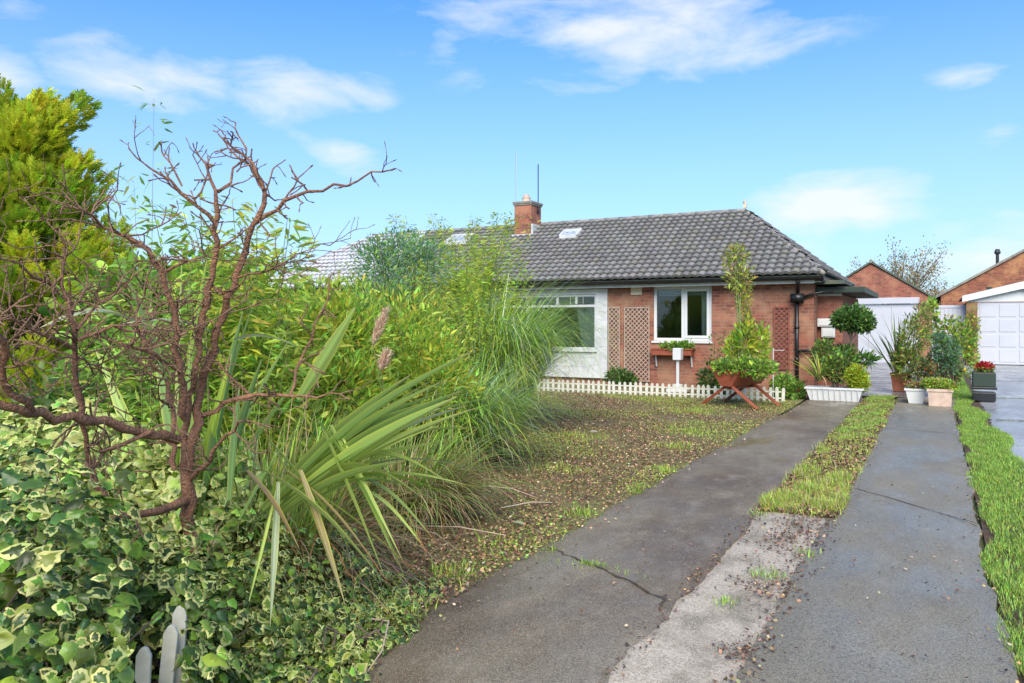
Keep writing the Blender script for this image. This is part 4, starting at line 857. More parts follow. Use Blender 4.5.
# flax with strap leaves: each leaf is drawn from its root to its tip with its own width and droop
def straps(name, label, base, specs, m='blade', cat='flax'):
    base = np.array(base, float); o = thing(name, base, label, cat); V = []; Fc = []; Cc = []; c0 = 0; seg = 14
    for (p0, p1, w_, sag, tone, tip, tw) in specs:
        p0 = np.array(p0, float); p1 = np.array(p1, float); s = np.linspace(0, 1, seg + 1); ch_ = p1 - p0; L = np.linalg.norm(ch_)
        P = p0 + np.outer(s, ch_) + np.outer(np.sin(s * math.pi) ** 1.0 * (1 - .25 * s), [0, 0, sag * L]) - np.outer(s ** 3 * (.02 + abs(tw) * .03), [0, 0, L])
        T = unit(np.gradient(P, axis=0)); side = unit(np.cross(T, np.array([0, 0, 1.]))); nor = np.cross(side, T)
        a = (tw + .25 * s * np.sign(tw + .01))[:, None]; sd_ = np.cos(a) * side + np.sin(a) * nor; nr = np.cross(sd_, T)
        prof = np.minimum(.5 + s * 1.5, 1) * np.clip((1 - s) / .45, .015, 1) ** .8 * w_ * .47
        base_c = np.array(G[tone]) * rng.uniform(.7, 1.15); 
        for q in range(5):
            g = (q - 2) / 2; pts = P + sd_ * (prof * g)[:, None] + nr * (prof * abs(g) * .32)[:, None]; V.append(pts)
            stripe = (1.0, .82, 1.3, .9, 1.0)[q]; cc = np.tile(base_c * stripe, (seg + 1, 1))
            if abs(g) == 1: cc = cc * .55 + np.array(G['yel']) * .55
            if tip: f = np.clip((s - (1 - tip)) / (tip * .55), 0, 1)[:, None]; tc_ = np.array(G['rust'] if tip > .12 else G['straw']); cc = cc * (1 - f) + tc_ * f
            Cc.append(cc)
        for q in range(4):
            for i in range(seg): Fc.append((c0 + q * (seg + 1) + i, c0 + (q + 1) * (seg + 1) + i, c0 + (q + 1) * (seg + 1) + i + 1, c0 + q * (seg + 1) + i + 1))
        c0 += 5 * (seg + 1)
    mkmesh('strap_leaves', np.concatenate(V), np.array(Fc), m, o, col=np.concatenate(Cc), smooth=True)
    return o
G['flax'] = (.36, .50, .12); G['flaxd'] = (.21, .34, .09); G['flaxl'] = (.50, .62, .16); G['grey'] = (.46, .54, .34)
B0 = (262, 512, 3.6)
def sp(u0, v0, t0, u1, v1, t1, w_=.075, sag=.08, tone='flax', tip=.06, tw=.3): return (at(u0, v0, t0), at(u1, v1, t1), w_, sag, tone, tip, tw)
S1 = [sp(262, 510, 3.7, 412, 366, 3.5, .075, .03, 'flax', .08, .5), sp(266, 512, 3.65, 445, 373, 3.3, .075, .05, 'flaxl', .08, .2), sp(270, 512, 3.6, 462, 382, 3.3, .085, .04, 'flaxd', .07, .4),
      sp(272, 515, 3.6, 458, 384, 3.1, .075, .02, 'flax', .08, .7), sp(280, 505, 3.7, 468, 398, 3.4, .06, .05, 'grey', .05, .3), sp(285, 500, 3.8, 480, 421, 3.5, .07, .10, 'flax', .08, .2),
      sp(290, 512, 3.7, 452, 433, 3.4, .05, .06, 'flaxl', .06, .1), sp(320, 488, 3.7, 480, 466, 3.6, .045, .12, 'grey', .04, .1), sp(300, 505, 3.6, 426, 495, 3.1, .085, .20, 'flaxl', .12, .3),
      sp(305, 500, 3.7, 462, 497, 3.4, .07, .15, 'fresh', .10, .2), sp(330, 480, 3.8, 438, 541, 3.4, .06, .16, 'flax', .14, .2), sp(268, 440, 3.5, 352, 545, 3.1, .07, .02, 'flax', .05, .7),
      sp(262, 470, 3.3, 386, 577, 2.9, .09, .05, 'flaxl', .04, .5), sp(285, 470, 3.4, 392, 583, 3.0, .045, .06, 'tan', .3, .4), sp(318, 420, 3.5, 385, 570, 3.1, .085, -.01, 'flaxl', .04, .8), sp(330, 425, 3.5, 398, 560, 3.2, .05, .0, 'flax', .1, .3),
      sp(278, 482, 3.4, 270, 622, 3.1, .035, .0, 'grey', .05, .5), sp(298, 400, 3.7, 356, 300, 3.5, .07, -.02, 'flax', .02, 1.0), sp(255, 520, 3.5, 420, 405, 3.6, .06, .02, 'flaxd', .1, .2),
      sp(262, 520, 3.6, 438, 372, 3.45, .055, .05, 'flaxl', .12, .0), sp(275, 510, 3.6, 440, 400, 3.2, .075, .03, 'flaxd', .05, -.4), sp(280, 515, 3.5, 405, 455, 3.1, .06, .05, 'flax', .1, .4),
      sp(240, 520, 3.8, 300, 420, 4.2, .06, .02, 'flaxd', .1, .4), sp(246, 470, 3.5, 300, 545, 3.0, .05, .03, 'tan', .1, .4), sp(270, 500, 3.7, 398, 395, 3.9, .06, .0, 'flaxd', .1, .1),
      sp(300, 470, 3.3, 345, 600, 2.9, .04, .0, 'straw', .1, .2), sp(230, 500, 3.6, 240, 380, 3.8, .06, .0, 'flaxd', .1, .6)]
for (a_, b_, w_, sg, tn_, tp_, tw_) in list(S1[:12]) + list(S1[13:17]):
    S1.append((a_ + rng.normal(0, .03, 3), b_ + rng.normal(0, .09, 3) * [1, 1, .8], w_ * rng.uniform(.4, .9), sg + rng.normal(0, .04), ('flax', 'flaxl', 'flaxd')[rng.integers(3)], tp_, tw_ + rng.normal(0, .3)))
straps('flax', 'sprawling flax with long green strap leaves and orange tips beside the leaf litter', at(270, 620, 3.7) * [1, 1, 0], S1)
B2 = (170, 520)
S2 = [sp(165, 380, 3.3, 122, 262, 3.1, .08, .0, 'flaxl', .04, .9), sp(150, 330, 3.5, 40, 325, 3.1, .075, .16, 'grey', .04, .1), sp(235, 340, 3.4, 300, 345, 3.0, .045, .05, 'grey', .03, .1), sp(218, 335, 3.4, 120, 322, 3.2, .04, .10, 'grey', .04, .1),
      sp(170, 520, 4.0, 208, 240, 4.2, .08, .0, 'lime', .03, 1.1), sp(175, 520, 4.0, 183, 225, 4.3, .06, .0, 'flaxl', .03, 1.0), sp(180, 520, 4.0, 190, 330, 3.9, .11, .0, 'flax', .05, 1.2), sp(200, 520, 4.0, 243, 300, 4.2, .09, .0, 'flaxd', .05, 1.1),
      sp(190, 520, 4.0, 255, 290, 4.4, .08, .0, 'flax', .05, .9), sp(185, 520, 4.0, 150, 290, 4.4, .08, .0, 'flaxd', .05, 1.0), sp(160, 520, 4.0, 95, 340, 4.4, .07, .04, 'flax', .05, .8), sp(200, 520, 4.2, 290, 330, 4.6, .07, .02, 'flaxl', .05, .8), sp(190, 520, 4.1, 232, 345, 4.0, .05, .0, 'lime', .03, .8),
      sp(215, 520, 4.1, 262, 350, 4.3, .08, .0, 'flaxd', .03, 1.1), sp(210, 520, 4.2, 300, 370, 4.5, .07, .03, 'flax', .03, .7)]
straps('flax', 'upright flax with broad grey-green leaves rising behind the bare shrub', at(185, 620, 4.0) * [1, 1, 0], S2)

# bare knobbly shrub
def dens(P, k=5, wob=.008):
    P = np.array(P, float); s = np.concatenate([[0], np.cumsum(np.linalg.norm(np.diff(P[:, :3], axis=0), axis=1))]); n = max(4, int(s[-1] / .05)); q = np.linspace(0, s[-1], n)
    # smooth interpolation through the surveyed points
    out = np.stack([np.interp(q, s, P[:, i]) for i in range(P.shape[1])], 1)
    for _ in range(2): out[1:-1] = .5 * out[1:-1] + .25 * (out[2:] + out[:-2])
    out[1:-1, :3] += rng.normal(0, wob, (n - 2, 3)); return out
def twig(tb, p, d, L, r, lvl):
    n = max(3, int(L / .035)); P = [np.array(p)]; d = unit(np.array(d)[None])[0]
    for i in range(n):
        d = unit((d + rng.normal(0, .22, 3) + [0, 0, .03])[None])[0]; P.append(P[-1] + d * L / n)
    rr = np.linspace(r, r * .55, len(P)); rr[-1] = r * .8
    tb.add(P, rr)
    if lvl > 0:
        k = rng.integers(2, 4) if L > .09 else 1
        for _ in range(int(k)):
            i = rng.integers(max(1, n // 3), n + 1); dd = unit((d + rng.normal(0, .8, 3))[None])[0]
            twig(tb, P[i], dd, L * rng.uniform(.45, .75), r * .7, lvl - 1)
    elif rng.random() < .8:   # knobbly bud at the tip
        tb.add([P[-1] - d * .004, P[-1] + d * .006, P[-1] + d * .016], [r * .7, r * 1.35, r * .3])
def bare_shrub():
    o = thing('bare_shrub', at(190, 660, 3.5), 'leafless gnarled shrub with knobbly red-brown stems and grey tips', 'shrub')
    T0 = 3.4
    stems = [   # (u, v, t, radius)
        [(192, 560, 3.45, .05), (188, 480, 3.4, .045), (196, 420, 3.4, .036), (204, 375, 3.4, .030), (222, 318, 3.35, .027), (240, 268, 3.3, .024), (257, 220, 3.25, .020), (266, 195, 3.2, .015), (262, 172, 3.2, .011), (243, 152, 3.2, .008), (222, 138, 3.2, .005)],
        [(256, 222, 3.25, .015), (280, 205, 3.2, .012), (305, 192, 3.15, .010), (330, 188, 3.1, .008), (352, 182, 3.05, .007), (382, 172, 3.0, .004)],
        [(264, 190, 3.2, .010), (258, 168, 3.3, .009), (240, 158, 3.3, .007), (228, 148, 3.35, .005)],
        [(184, 470, 3.4, .034), (186, 400, 3.35, .024), (198, 350, 3.3, .022), (207, 300, 3.3, .020), (216, 252, 3.25, .019), (217, 225, 3.2, .016), (218, 190, 3.2, .012), (210, 172, 3.2, .009), (199, 156, 3.2, .005)],
        [(218, 192, 3.2, .010), (232, 176, 3.25, .008), (243, 160, 3.3, .007), (250, 148, 3.3, .006), (238, 135, 3.3, .004)],
        [(217, 226, 3.2, .013), (203, 207, 3.15, .012), (188, 197, 3.1, .010), (165, 178, 3.05, .008), (141, 161, 3.0, .004)],
        [(182, 186, 3.1, .006), (170, 170, 3.1, .005), (164, 156, 3.1, .004)],
        [(194, 200, 3.15, .007), (204, 184, 3.2, .006), (209, 168, 3.2, .004)],
        [(186, 420, 3.3, .026), (180, 370, 3.2, .020), (174, 310, 3.15, .018), (160, 272, 3.1, .017), (146, 248, 3.05, .015), (122, 236, 3.0, .010), (98, 222, 2.95, .008), (79, 209, 2.9, .005)],
        [(178, 440, 3.3, .036), (145, 432, 3.1, .030), (105, 422, 2.9, .027), (60, 418, 2.7, .026), (32, 412, 2.6, .026), (10, 405, 2.5, .024), (-30, 398, 2.4, .02)],
        [(32, 412, 2.6, .022), (10, 395, 2.5, .022), (2, 365, 2.45, .022), (12, 345, 2.4, .018), (-20, 325, 2.3, .014)],
        [(92, 470, 3.0, .014), (80, 420, 2.9, .015), (76, 370, 2.85, .016), (77, 320, 2.8, .014), (66, 292, 2.8, .011), (58, 282, 2.8, .009), (64, 258, 2.8, .006)],
        [(58, 290, 2.8, .010), (36, 274, 2.7, .008), (12, 262, 2.6, .006), (-15, 250, 2.5, .005)],
        [(204, 415, 3.4, .018), (222, 405, 3.4, .016), (248, 393, 3.35, .014), (275, 398, 3.3, .011), (310, 397, 3.25, .007), (340, 394, 3.2, .004)],
        [(248, 393, 3.35, .010), (232, 378, 3.3, .008), (218, 362, 3.3, .006)],
        [(188, 500, 3.4, .034), (160, 510, 3.2, .028), (130, 520, 3.0, .022), (100, 500, 2.9, .018), (92, 470, 2.9, .015)],
        [(150, 432, 3.1, .016), (120, 445, 3.0, .012), (100, 452, 2.9, .009)],
        [(175, 470, 3.5, .020), (172, 400, 3.6, .016), (150, 350, 3.6, .012), (135, 320, 3.6, .008)],
        [(290, 395, 3.3, .009), (305, 350, 3.4, .008), (318, 320, 3.4, .007), (329, 288, 3.4, .005)],
        [(212, 285, 3.3, .009), (228, 300, 3.2, .007), (240, 285, 3.2, .005)], [(236, 278, 3.3, .008), (262, 275, 3.25, .006), (285, 262, 3.2, .005)],
        [(216, 250, 3.25, .008), (230, 240, 3.2, .007), (238, 236, 3.2, .005)], [(180, 372, 3.2, .012), (150, 350, 3.0, .009), (110, 340, 2.9, .006)],
        [(77, 340, 2.8, .012), (110, 325, 2.9, .009), (150, 335, 3.0, .007), (175, 345, 3.1, .005)], [(76, 350, 2.8, .011), (45, 335, 2.6, .008), (15, 320, 2.5, .006)],
        [(160, 275, 3.1, .010), (185, 262, 3.1, .008), (205, 256, 3.1, .005)], [(77, 330, 2.8, .010), (100, 300, 2.9, .007), (130, 280, 3.0, .005)],
        [(187, 480, 3.4, .02), (205, 462, 3.3, .016), (225, 440, 3.2, .010), (245, 420, 3.1, .006)]]
    main = Tubes(9); tw = Tubes(5)
    for k, s in enumerate(stems):
        P = np.array([list(at(u, v, t)) + [r] for u, v, t, r in s]); D_ = dens(P); 
        rad = D_[:, 3] * (np.where(D_[:, 3] > .02, .52, .60) + .09 * np.abs(rng.normal(size=len(D_)))); main.add(D_[:, :3], rad)
        low = k in (8, 9, 10, 11, 12, 17, 22, 23, 24, 25, 26, 20)
        T = unit(np.gradient(D_[:, :3], axis=0)); n = len(D_)
        for i in range(2, n):
            if D_[i, 3] > .024 and rng.random() < .75: continue
            reps = 1 + (rng.random() < (.9 if low else .30)) + (1 if low and rng.random() < .6 else 0)
            if rng.random() < (.74 if low else .85):
                for _ in range(reps):
                    d = T[i] * .35 + rng.normal(0, 1, 3) * ([1, 1, .45] if low else [.8, .8, .8]) + [0, 0, .15]
                    L = rng.uniform(.03, .12) if not low else rng.uniform(.07, .24)
                    twig(tw, D_[i, :3], d, L, min(.0045, D_[i, 3] * .6), 2 if low or rng.random() < .4 else 1)
        twig(tw, D_[-1, :3], T[-1], .06, .0038, 2)
    main.build('stems', 'redbark', o); tw.build('twigs', 'bark', o)
bare_shrub()

# variegated ivy
def ivy(name, label, cat, blobs, n, size, cream=.42, base=None, green=('mid', 'fresh', 'dark'), kind=None, clear=None, gap=.45, tilt=.35):
    bl = np.array(blobs, float); idx = rng.choice(len(bl), n, p=np.prod(bl[:, 3:5], 1) ** .8 / (np.prod(bl[:, 3:5], 1) ** .8).sum())
    d = unit(rng.normal(size=(n, 3))); d[:, 2] = np.abs(d[:, 2]) * .9 + .02 * (d[:, 2] > 0); d = unit(d); rr = 1 - gap * rng.random((n, 1)) ** 1.6
    lump = 1 + .14 * np.sin(d[:, :1] * 9 + idx[:, None] * 2) * np.cos(d[:, 1:2] * 8 + d[:, 2:3] * 7)
    P = bl[idx, :3] + d * rr * lump * bl[idx, 3:6]; ok = P[:, 2] > .04
    if clear is not None: ok &= ~clear(P)
    P = P[ok]; d = d[ok]; n = len(P)
    face = unit(d + rng.normal(0, tilt, (n, 3)) + [.12, -.2, .25])      # leaf faces outwards
    hang = unit(rng.normal(0, .7, (n, 3)) + [0, 0, -.7]); Y = unit(hang - (hang * face).sum(1, keepdims=True) * face)
    s = size * np.clip(rng.lognormal(-.08, .38, n), .35, 2.1); X = np.cross(Y, face)
    lx = IVY_V[None, :, 0] * rng.uniform(.65, 1.15, (n, 1)); ly = IVY_V[None, :, 1] * rng.uniform(.85, 1.15, (n, 1)); asp = rng.normal(0, .18, (n, 1)); lx = lx + asp * ly
    lob = 1 + rng.normal(0, .10, (n, len(IVY_V))); lob[:, 0] = 1; kk = (len(IVY_V) - 1) // 3; lob[:, 1 + kk:1 + 2 * kk] = lob[:, 1:1 + kk] + rng.uniform(-.10, .12, (n, kk)); lob[:, 1 + 2 * kk:] = 1 + rng.normal(0, .07, (n, kk)); lx = lx * lob; ly = .3 + (ly - .3) * lob
    lz = IVY_V[None, :, 2] - rng.normal(.35, .5, (n, 1)) * lx ** 2 - rng.normal(.15, .35, (n, 1)) * (ly - .3) ** 2
    V = P[:, None] + s[:, None, None] * (lx[..., None] * X[:, None] + ly[..., None] * Y[:, None] + lz[..., None] * face[:, None])
    Fc = (IVY_F[None] + (np.arange(n) * len(IVY_V))[:, None, None]).reshape(-1, 3)
    g = jitcol(pick([(.10, .185, .03), (.18, .27, .035), (.055, .10, .022)] if green[0] == 'mid' else [(.3, .42, .08), (.4, .5, .1), (.2, .33, .06)], n), n, .25); e = np.where(rng.random((n, 1)) < cream, jitcol((.52, .54, .18), n, .2, .05), g * 1.25)
    cc = np.where(IVY_E[None, :, None] > 0, e[:, None], g[:, None])
    if kind: mkmesh(name, V.reshape(-1, 3), Fc, 'leafgloss', None, col=cc.reshape(-1, 3))['kind'] = kind; return
    base = np.array(base if base is not None else (bl[0][0], bl[0][1], 0), float); o = thing(name, base, label, cat)
    mkmesh('leaves', V.reshape(-1, 3), Fc, 'leafgloss', o, col=cc.reshape(-1, 3))
    tb = Tubes(5)
    for k in range(70):
        b = bl[rng.integers(len(bl))]; e = b[:3] + unit(rng.normal(size=(1, 3)))[0] * b[3:6] * .85; e[2] = abs(e[2]); s0 = np.array([b[0], b[1], .02]) + rng.normal(0, .15, 3) * [1, 1, 0]
        tb.add([s0, (s0 + e) / 2 + rng.normal(0, .07, 3), e], [.008, .006, .003])
    tb.build('stems', 'treebark', o)
def PK(P):      # ivy is thin in front of the old pickets
    q = -P[:, 0] / P[:, 1]; return (q > 1.25) & (q < 1.40) & (P[:, 1] < 1.88) & (P[:, 2] > 1.5 - 1.18 * (P[:, 1] / 1.68))
def GAP(P):     # clumps with dark hollows between them
    return (np.sin(P[:, 0] * 17 + 2 * np.sin(P[:, 2] * 9)) * np.cos(P[:, 2] * 15 + P[:, 1] * 11) > .36) & (rng.random(len(P)) < .97)
ivy('ivy_bush', 'big-leaved variegated ivy mound in the near left corner', 'ivy', [(-2.5, 1.35, .35, .72, .55, .80), (-2.3, 1.0, .2, .5, .4, .6), (-3.1, 1.75, .3, .6, .5, .72)], 6500, .040, base=(-2.5, 1.35, 0), clear=lambda P: (P[:, 0] > -1.72) | PK(P) | GAP(P))
ivy('ivy_bush', 'smaller-leaved ivy mound around the white picket tops', 'ivy', [(-2.78, 2.1, .05, .5, .6, .58), (-2.45, 1.85, .0, .32, .45, .42)], 6500, .036, cream=.42, base=(-2.75, 2.1, 0), clear=lambda P: PK(P) | GAP(P))
ivy('ivy_bush', 'fine variegated ivy spreading below the sprawling flax', 'ivy', [(-3.15, 2.9, .0, .75, .75, .48), (-2.72, 2.75, .0, .38, .6, .22), (-2.5, 2.3, .0, .28, .5, .22), (-2.6, 3.4, 0, .3, .5, .10), (-2.25, 2.3, 0, .25, .5, .13), (-2.28, 2.85, .02, .14, .4, .08)], 10500, .03, cream=.6, base=(-3.1, 2.9, 0))
ivy('ivy_bush', 'pale yellow variegated ivy behind the bare shrub stems', 'ivy', [(-4.1, 2.55, .45, .75, .6, .62), (-3.6, 2.9, .35, .5, .5, .55)], 4600, .048, cream=.9, base=(-4.0, 2.6, 0), green=('fresh', 'lime', 'mid'))
# white pickets poking out of the ivy
ip = thing('picket_fence', (-2.3, 1.75, 0), 'old white wooden pickets poking out of the ivy', 'fence')
for x, y, h, rz_ in ((-2.33, 1.69, .43, .05), (-2.36, 1.79, .465, .10), (-2.38, 1.86, .505, .06)):
    k = MB(); P = [(-.024, 0), (.024, 0), (.024, h - .03), (.012, h - .006), (0, h), (-.012, h - .006), (-.024, h - .03)]; k.prism(P, -.009, .009)
    q = k.build('picket', 'picket', ip, world=False, bevel=.003); q.location = (x + 2.3, y - 1.75, 0); q.rotation_euler = (0, rz_, R(35))
k = MB(); k.beam((-2.35, 1.6, .18), (-2.40, 1.95, .18), .02, .05); k.build('rail', 'picket', ip)

# ================================================================== ground cover
def scatter_area(n, x0, x1, y0, y1, bias=1.0):
    return np.stack([rng.uniform(x0, x1, n), y0 + (y1 - y0) * rng.random(n) ** bias], 1)
def litter(name, P2, size, cn, w, z=.03):
    n = len(P2); P = np.concatenate([P2, (z + rng.random((n, 1)) * .02)], 1); D = unit(np.stack([rng.normal(size=n), rng.normal(size=n), rng.normal(0, .25, n)], 1))
    o = leaves(name, T_CHIP, P, D, size * rng.uniform(.4, 1.3, n), cols(cn, n, w, .3), 'litter', None, rollamt=.5, kind='stuff'); return o
G['brown'] = (.23, .125, .07); G['dbrown'] = (.09, .05, .032); G['pale'] = (.55, .43, .30); G['moss'] = (.33, .36, .05)
P2 = scatter_area(150000, -7.5, -2.28, 2.6, 15.4, 1.3); P2 = P2[(np.sin(P2[:, 0] * 3.1 + 1.5 * np.sin(P2[:, 1] * 2.1)) * np.cos(P2[:, 1] * 2.7 + P2[:, 0]) + rng.normal(0, .5, len(P2))) > -.45]
litter('leaf_litter', P2, .021, ('brown', 'tan', 'dbrown', 'pale', 'olive'), (.46, .20, .16, .04, .14))
# moss and sprouting grass on the lawn in drifts
P2 = scatter_area(90000, -8, -2.25, 3.2, 15.5, 1.1); nz_ = np.sin(P2[:, 0] * 2.3 + np.sin(P2[:, 1] * 1.3) * 2) + np.cos(P2[:, 1] * 1.9 + P2[:, 0] * .8) + rng.normal(0, .55, len(P2)) + (P2[:, 1] > 13.2) * .9 + (P2[:, 1] - 9) * .06 + (P2[:, 0] > -2.6) * .9
P2 = P2[nz_ > .95]
litter('lawn_moss', P2, .018, ('moss', 'mid', 'olive', 'fresh'), (.4, .15, .35, .1), z=.035)
def turf(name, P2, h, cn, w, wid=.006, spread=.5, z=.01):
    n = len(P2); B = np.concatenate([P2, np.full((n, 1), z)], 1)
    h = h * (1 + .35 * np.sin(P2[:, 0] * 13 + P2[:, 1] * 5) * np.cos(P2[:, 1] * 9.0)); o = blades(name, B, rng.random(n) * 6.28, np.abs(rng.normal(.25, .25, n)), rng.uniform(.2, 1.3, n) * spread * 2, h * rng.uniform(.45, 1.25, n), np.full(n, wid), cols(cn, n, w), 'blade', None, seg=2, p=1); o['kind'] = 'stuff'; return o
Q = P2[rng.random(len(P2)) < .45]
turf('lawn_grass', Q + rng.normal(0, .03, Q.shape), .055, ('fresh', 'moss', 'lime', 'straw'), (.35, .3, .25, .1), .006)
# brighter tufts near the fence and drive edge
T = []
for x, y, r, n in ((-3.6, 13.0, .45, 900), (-3.0, 10.6, .35, 500), (-2.7, 9.2, .25, 300), (-4.6, 14.6, .6, 500), (-2.4, 5.6, .12, 120), (-2.5, 3.9, .15, 160), (-2.62, 4.6, .15, 120), (-3.3, 7.2, .3, 260), (-4.2, 9.5, .4, 350), (-2.42, 3.3, .14, 160), (-2.34, 6.6, .1, 100), (-2.4, 7.6, .1, 110)):
    T.append(np.array([x, y]) + rng.normal(0, r * .55, (n, 2)))
T = np.concatenate(T); T = T[T[:, 0] < -2.27]
turf('grass_tufts', T, .085, ('fresh', 'lime', 'yel'), (.5, .35, .15), .006)
# strip between the tracks
def strip_turf(name, x0, x1, y0, y1, n, h, cn, w, keep=None):
    P = scatter_area(n, x0, x1, y0, y1, 1.2)
    if keep is not None: P = P[keep(P)]
    return turf(name, P, h, cn, w, .005)
def TUFT(P):
    x, y = P[:, 0], P[:, 1]; f = np.zeros(len(P))
    for cx, cy, rx, ry in ((-1.12, 6.75, .20, .35), (-.82, 6.95, .20, .4), (-.98, 7.5, .16, .3), (-1.12, 8.15, .12, .3), (-.82, 8.0, .12, .25), (-.76, 7.5, .08, .3), (-1.15, 9.6, .06, .25), (-1.08, 10.9, .16, .25)): f = np.maximum(f, 1.25 - ((x - cx) / rx) ** 2 - ((y - cy) / ry) ** 2)
    return (f + rng.normal(0, .22, len(P)) > .35) | (rng.random(len(P)) < .03)
strip_turf('strip_grass', -1.27, -.66, 11.2, 17.7, 34000, .06, ('fresh', 'lime', 'mid', 'straw'), (.5, .22, .2, .08), keep=lambda P: (np.abs(P[:, 0] + .965 + .04 * np.sin(P[:, 1] * 2.3)) < .25 + .05 * np.sin(P[:, 1] * 5) + rng.normal(0, .03, len(P))) & (np.sin(P[:, 0] * 11 + P[:, 1] * 3) * np.cos(P[:, 1] * 4.1) + rng.normal(0, .5, len(P)) > -.75 + np.clip((12.5 - P[:, 1]) * .6, 0, 1)))
strip_turf('strip_grass', -1.28, -.65, 6.35, 11.2, 34000, .085, ('lime', 'fresh', 'straw', 'moss', 'tan'), (.3, .25, .14, .18, .13), keep=lambda P: TUFT(P))
strip_turf('verge_grass', .24, .86, 1.5, 18, 110000, .048, ('fresh', 'mid', 'lime', 'moss'), (.55, .25, .07, .13), keep=lambda P: (np.sin(P[:, 0] * 14 + P[:, 1] * 2) * np.cos(P[:, 1] * 3.3) + rng.normal(0, .4, len(P)) > -.85) & (P[:, 0] > .31 + .07 * np.sin(P[:, 1] * 3.1) * np.sin(P[:, 1] * 1.3) - .03 * rng.random(len(P))) & (P[:, 0] < .80 + .08 * np.sin(P[:, 1] * 2.2) + .05 * rng.random(len(P)) - np.clip((P[:, 1] - 11) * .04, 0, .25)))
strip_turf('verge_grass', .24, .62, 18, 32, 16000, .09, ('fresh', 'mid'), (.6, .4))
strip_turf('joint_grass', .8, 4.4, 14.05, 14.35, 700, .05, ('moss', 'olive'), (.5, .5))
strip_turf('joint_grass', .8, 4.4, 18.3, 18.5, 900, .05, ('moss', 'fresh'), (.5, .5))
strip_turf('joint_grass', .8, 1.6, 8.5, 12.5, 900, .05, ('moss', 'olive', 'fresh'), (.4, .3, .3), keep=lambda P: np.sin(P[:, 1] * 4) + np.sin(P[:, 0] * 7) > .6)
# dirt, leaves and weeds along the worn strip, pebbles on the slabs
P2 = np.concatenate([np.stack([rng.normal(-.72, .05, 500), rng.uniform(2.4, 6.6, 500)], 1), np.stack([rng.normal(-1.22, .035, 260), rng.uniform(2.4, 6.6, 260)], 1), np.stack([rng.normal(-.9, .11, 800), rng.normal(5.9, .5, 800)], 1), np.array([-.82, 4.5]) + rng.normal(0, .09, (200, 2)), np.array([-.78, 3.6]) + rng.normal(0, .06, (90, 2))])
litter('strip_debris', P2, .019, ('dbrown', 'brown', 'tan', 'dbrown'), (.4, .3, .15, .15), z=.022)
P2 = np.concatenate([scatter_area(15000, -1.25, -.68, 6.4, 17, 1.3)]); litter('strip_debris', P2, .03, ('brown', 'dbrown', 'tan', 'moss'), (.35, .25, .2, .2), z=.02)
T = np.concatenate([np.array([-.88, 4.75]) + rng.normal(0, .06, (150, 2)), np.array([-.98, 4.15]) + rng.normal(0, .035, (60, 2)), np.array([-1.85, 4.43]) + rng.normal(0, .05, (90, 2)) * [1, .3], np.array([-2.2, 4.6]) + rng.normal(0, .03, (60, 2)), np.array([-.74, 5.3]) + rng.normal(0, .04, (60, 2)), np.array([-1.2, 6.2]) + rng.normal(0, .05, (70, 2)), np.stack([rng.uniform(-2.2, -1.4, 60), rng.normal(4.37, .03, 60)], 1)])
turf('crack_weeds', T, .035, ('fresh', 'mid', 'moss'), (.5, .25, .25), .005, z=.03)
P2 = np.concatenate([scatter_area(150, -.65, .25, 2.4, 8), scatter_area(90, -2.2, -1.3, 2.4, 6), np.stack([rng.normal(-2.2, .05, 260), rng.uniform(2.6, 15, 260)], 1), np.stack([rng.normal(.26, .03, 260), rng.uniform(2.4, 15, 260)], 1), np.stack([rng.normal(-.64, .03, 130), rng.uniform(6.5, 15, 130)], 1)])
litter('fallen_leaves', P2, .018, ('brown', 'dbrown', 'tan', 'pale'), (.35, .35, .2, .1), z=.034)
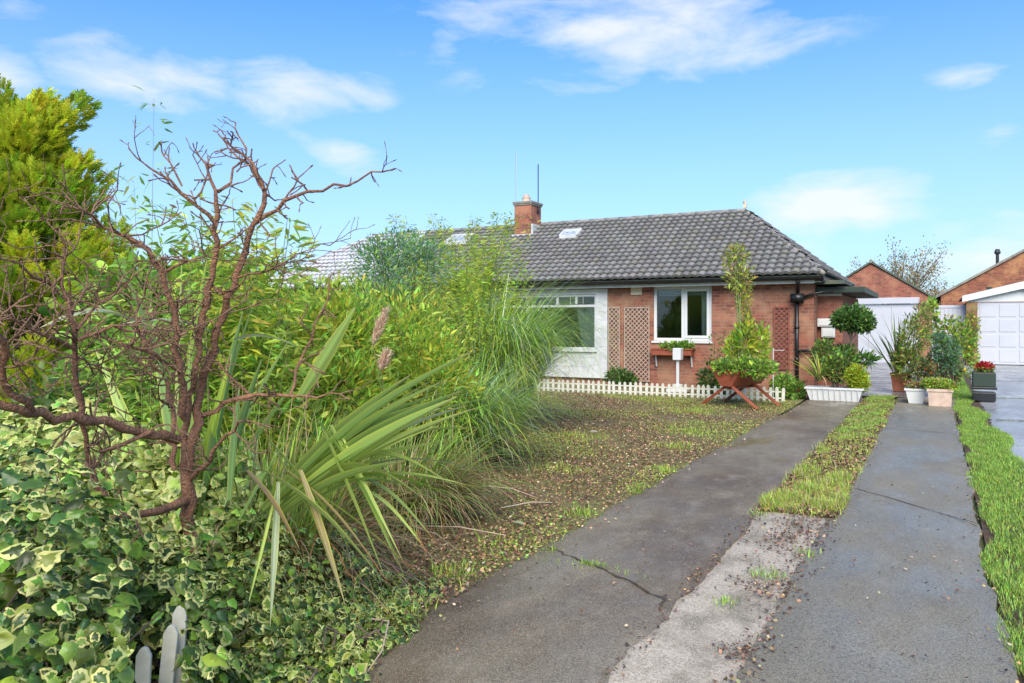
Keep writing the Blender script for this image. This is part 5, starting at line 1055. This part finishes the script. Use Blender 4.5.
# fallen canes on the litter
for k, (a, b, lb) in enumerate((((-3.55, 6.0), (-2.95, 5.85), 'pale fallen stick lying across the leaf litter, the farther one'), ((-3.0, 5.35), (-2.75, 5.75), 'short pale fallen stick near the concrete edge'), ((-3.35, 4.55), (-2.6, 4.7), 'long thin straw stalk on the dark soil near the flax'))):
    tb = Tubes(5); a3 = np.array([*a, .06]); b3 = np.array([*b, .05]); tb.add([a3, (a3 + b3) / 2 + [.02, .03, .02], b3], [.006, .005, .003]); o = tb.build('fallen_stick', 'creambox', None); meta(o, lb, 'stick')
tb = Tubes(5); tb.add([(-2.36, 2.95, .10), (-2.22, 2.9, .13), (-2.12, 2.72, .08), (-2.06, 2.5, .045)], [.004, .004, .003, .002]); meta(tb.build('dry_stalk', 'creambox'), 'curved dry stalk arching over the concrete edge by the ivy', 'stalk')
o = leaves('fallen_leaf', T_OVATE, np.array([[-.0 + .24, 8.55, .05]]), np.array([[1., .3, .1]]), np.array([.07]), np.array([[.62, .6, .5]]), 'leaf', None, rollamt=.1); meta(o, 'single pale leaf at the right edge of the grey track', 'leaf')
o = leaves('fallen_leaf', T_OVATE, np.array([[-4.1, 9.7, .06]]), np.array([[1., .1, .1]]), np.array([.14]), np.array([[.7, .68, .6]]), 'leaf', None, rollamt=.1); meta(o, 'single whitish leaf in the middle of the leaf litter', 'leaf')
o = leaves('fallen_leaf', T_OVATE, np.array([[-2.72, 5.0, .06]]), np.array([[1., -.2, .1]]), np.array([.12]), np.array([[.55, .6, .35]]), 'leaf', None, rollamt=.1); meta(o, 'curled pale green leaf at the near edge of the leaf litter', 'leaf')

# groups for repeats
GR = {'trough_planter': 'long troughs of plants by the drive', 'box_planter': 'square planters by the drive', 'shrub': 'shrubs in the garden beds', 'bamboo': 'bamboos behind the bare shrub and below the roof', 'pampas_grass': 'pampas grasses along the leaf litter',
      'ivy_bush': 'variegated ivy mounds in the near corner', 'picket_fence': 'white picket fences', 'meter_box': 'white boxes on the porch wall', 'garage': 'garages at the end of the drives', 'trellis': 'lattice panels on the front wall', 'flax': 'flaxes with strap leaves',
      'aerial_pole': 'aerial poles on the chimney', 'fallen_stick': 'fallen sticks on the leaf litter', 'fallen_leaf': 'single pale fallen leaves', 'bedding_plant': 'low plants in the planters', 'climber_shrub': 'creepers by the right garage', 'tree': 'trees behind the garages', 'fern': 'small trailing plants'}
for o in C.objects:
    if o.parent is None and o.get('category'):
        k = o.name.split('.')[0]
        if k in GR: o['group'] = GR[k]
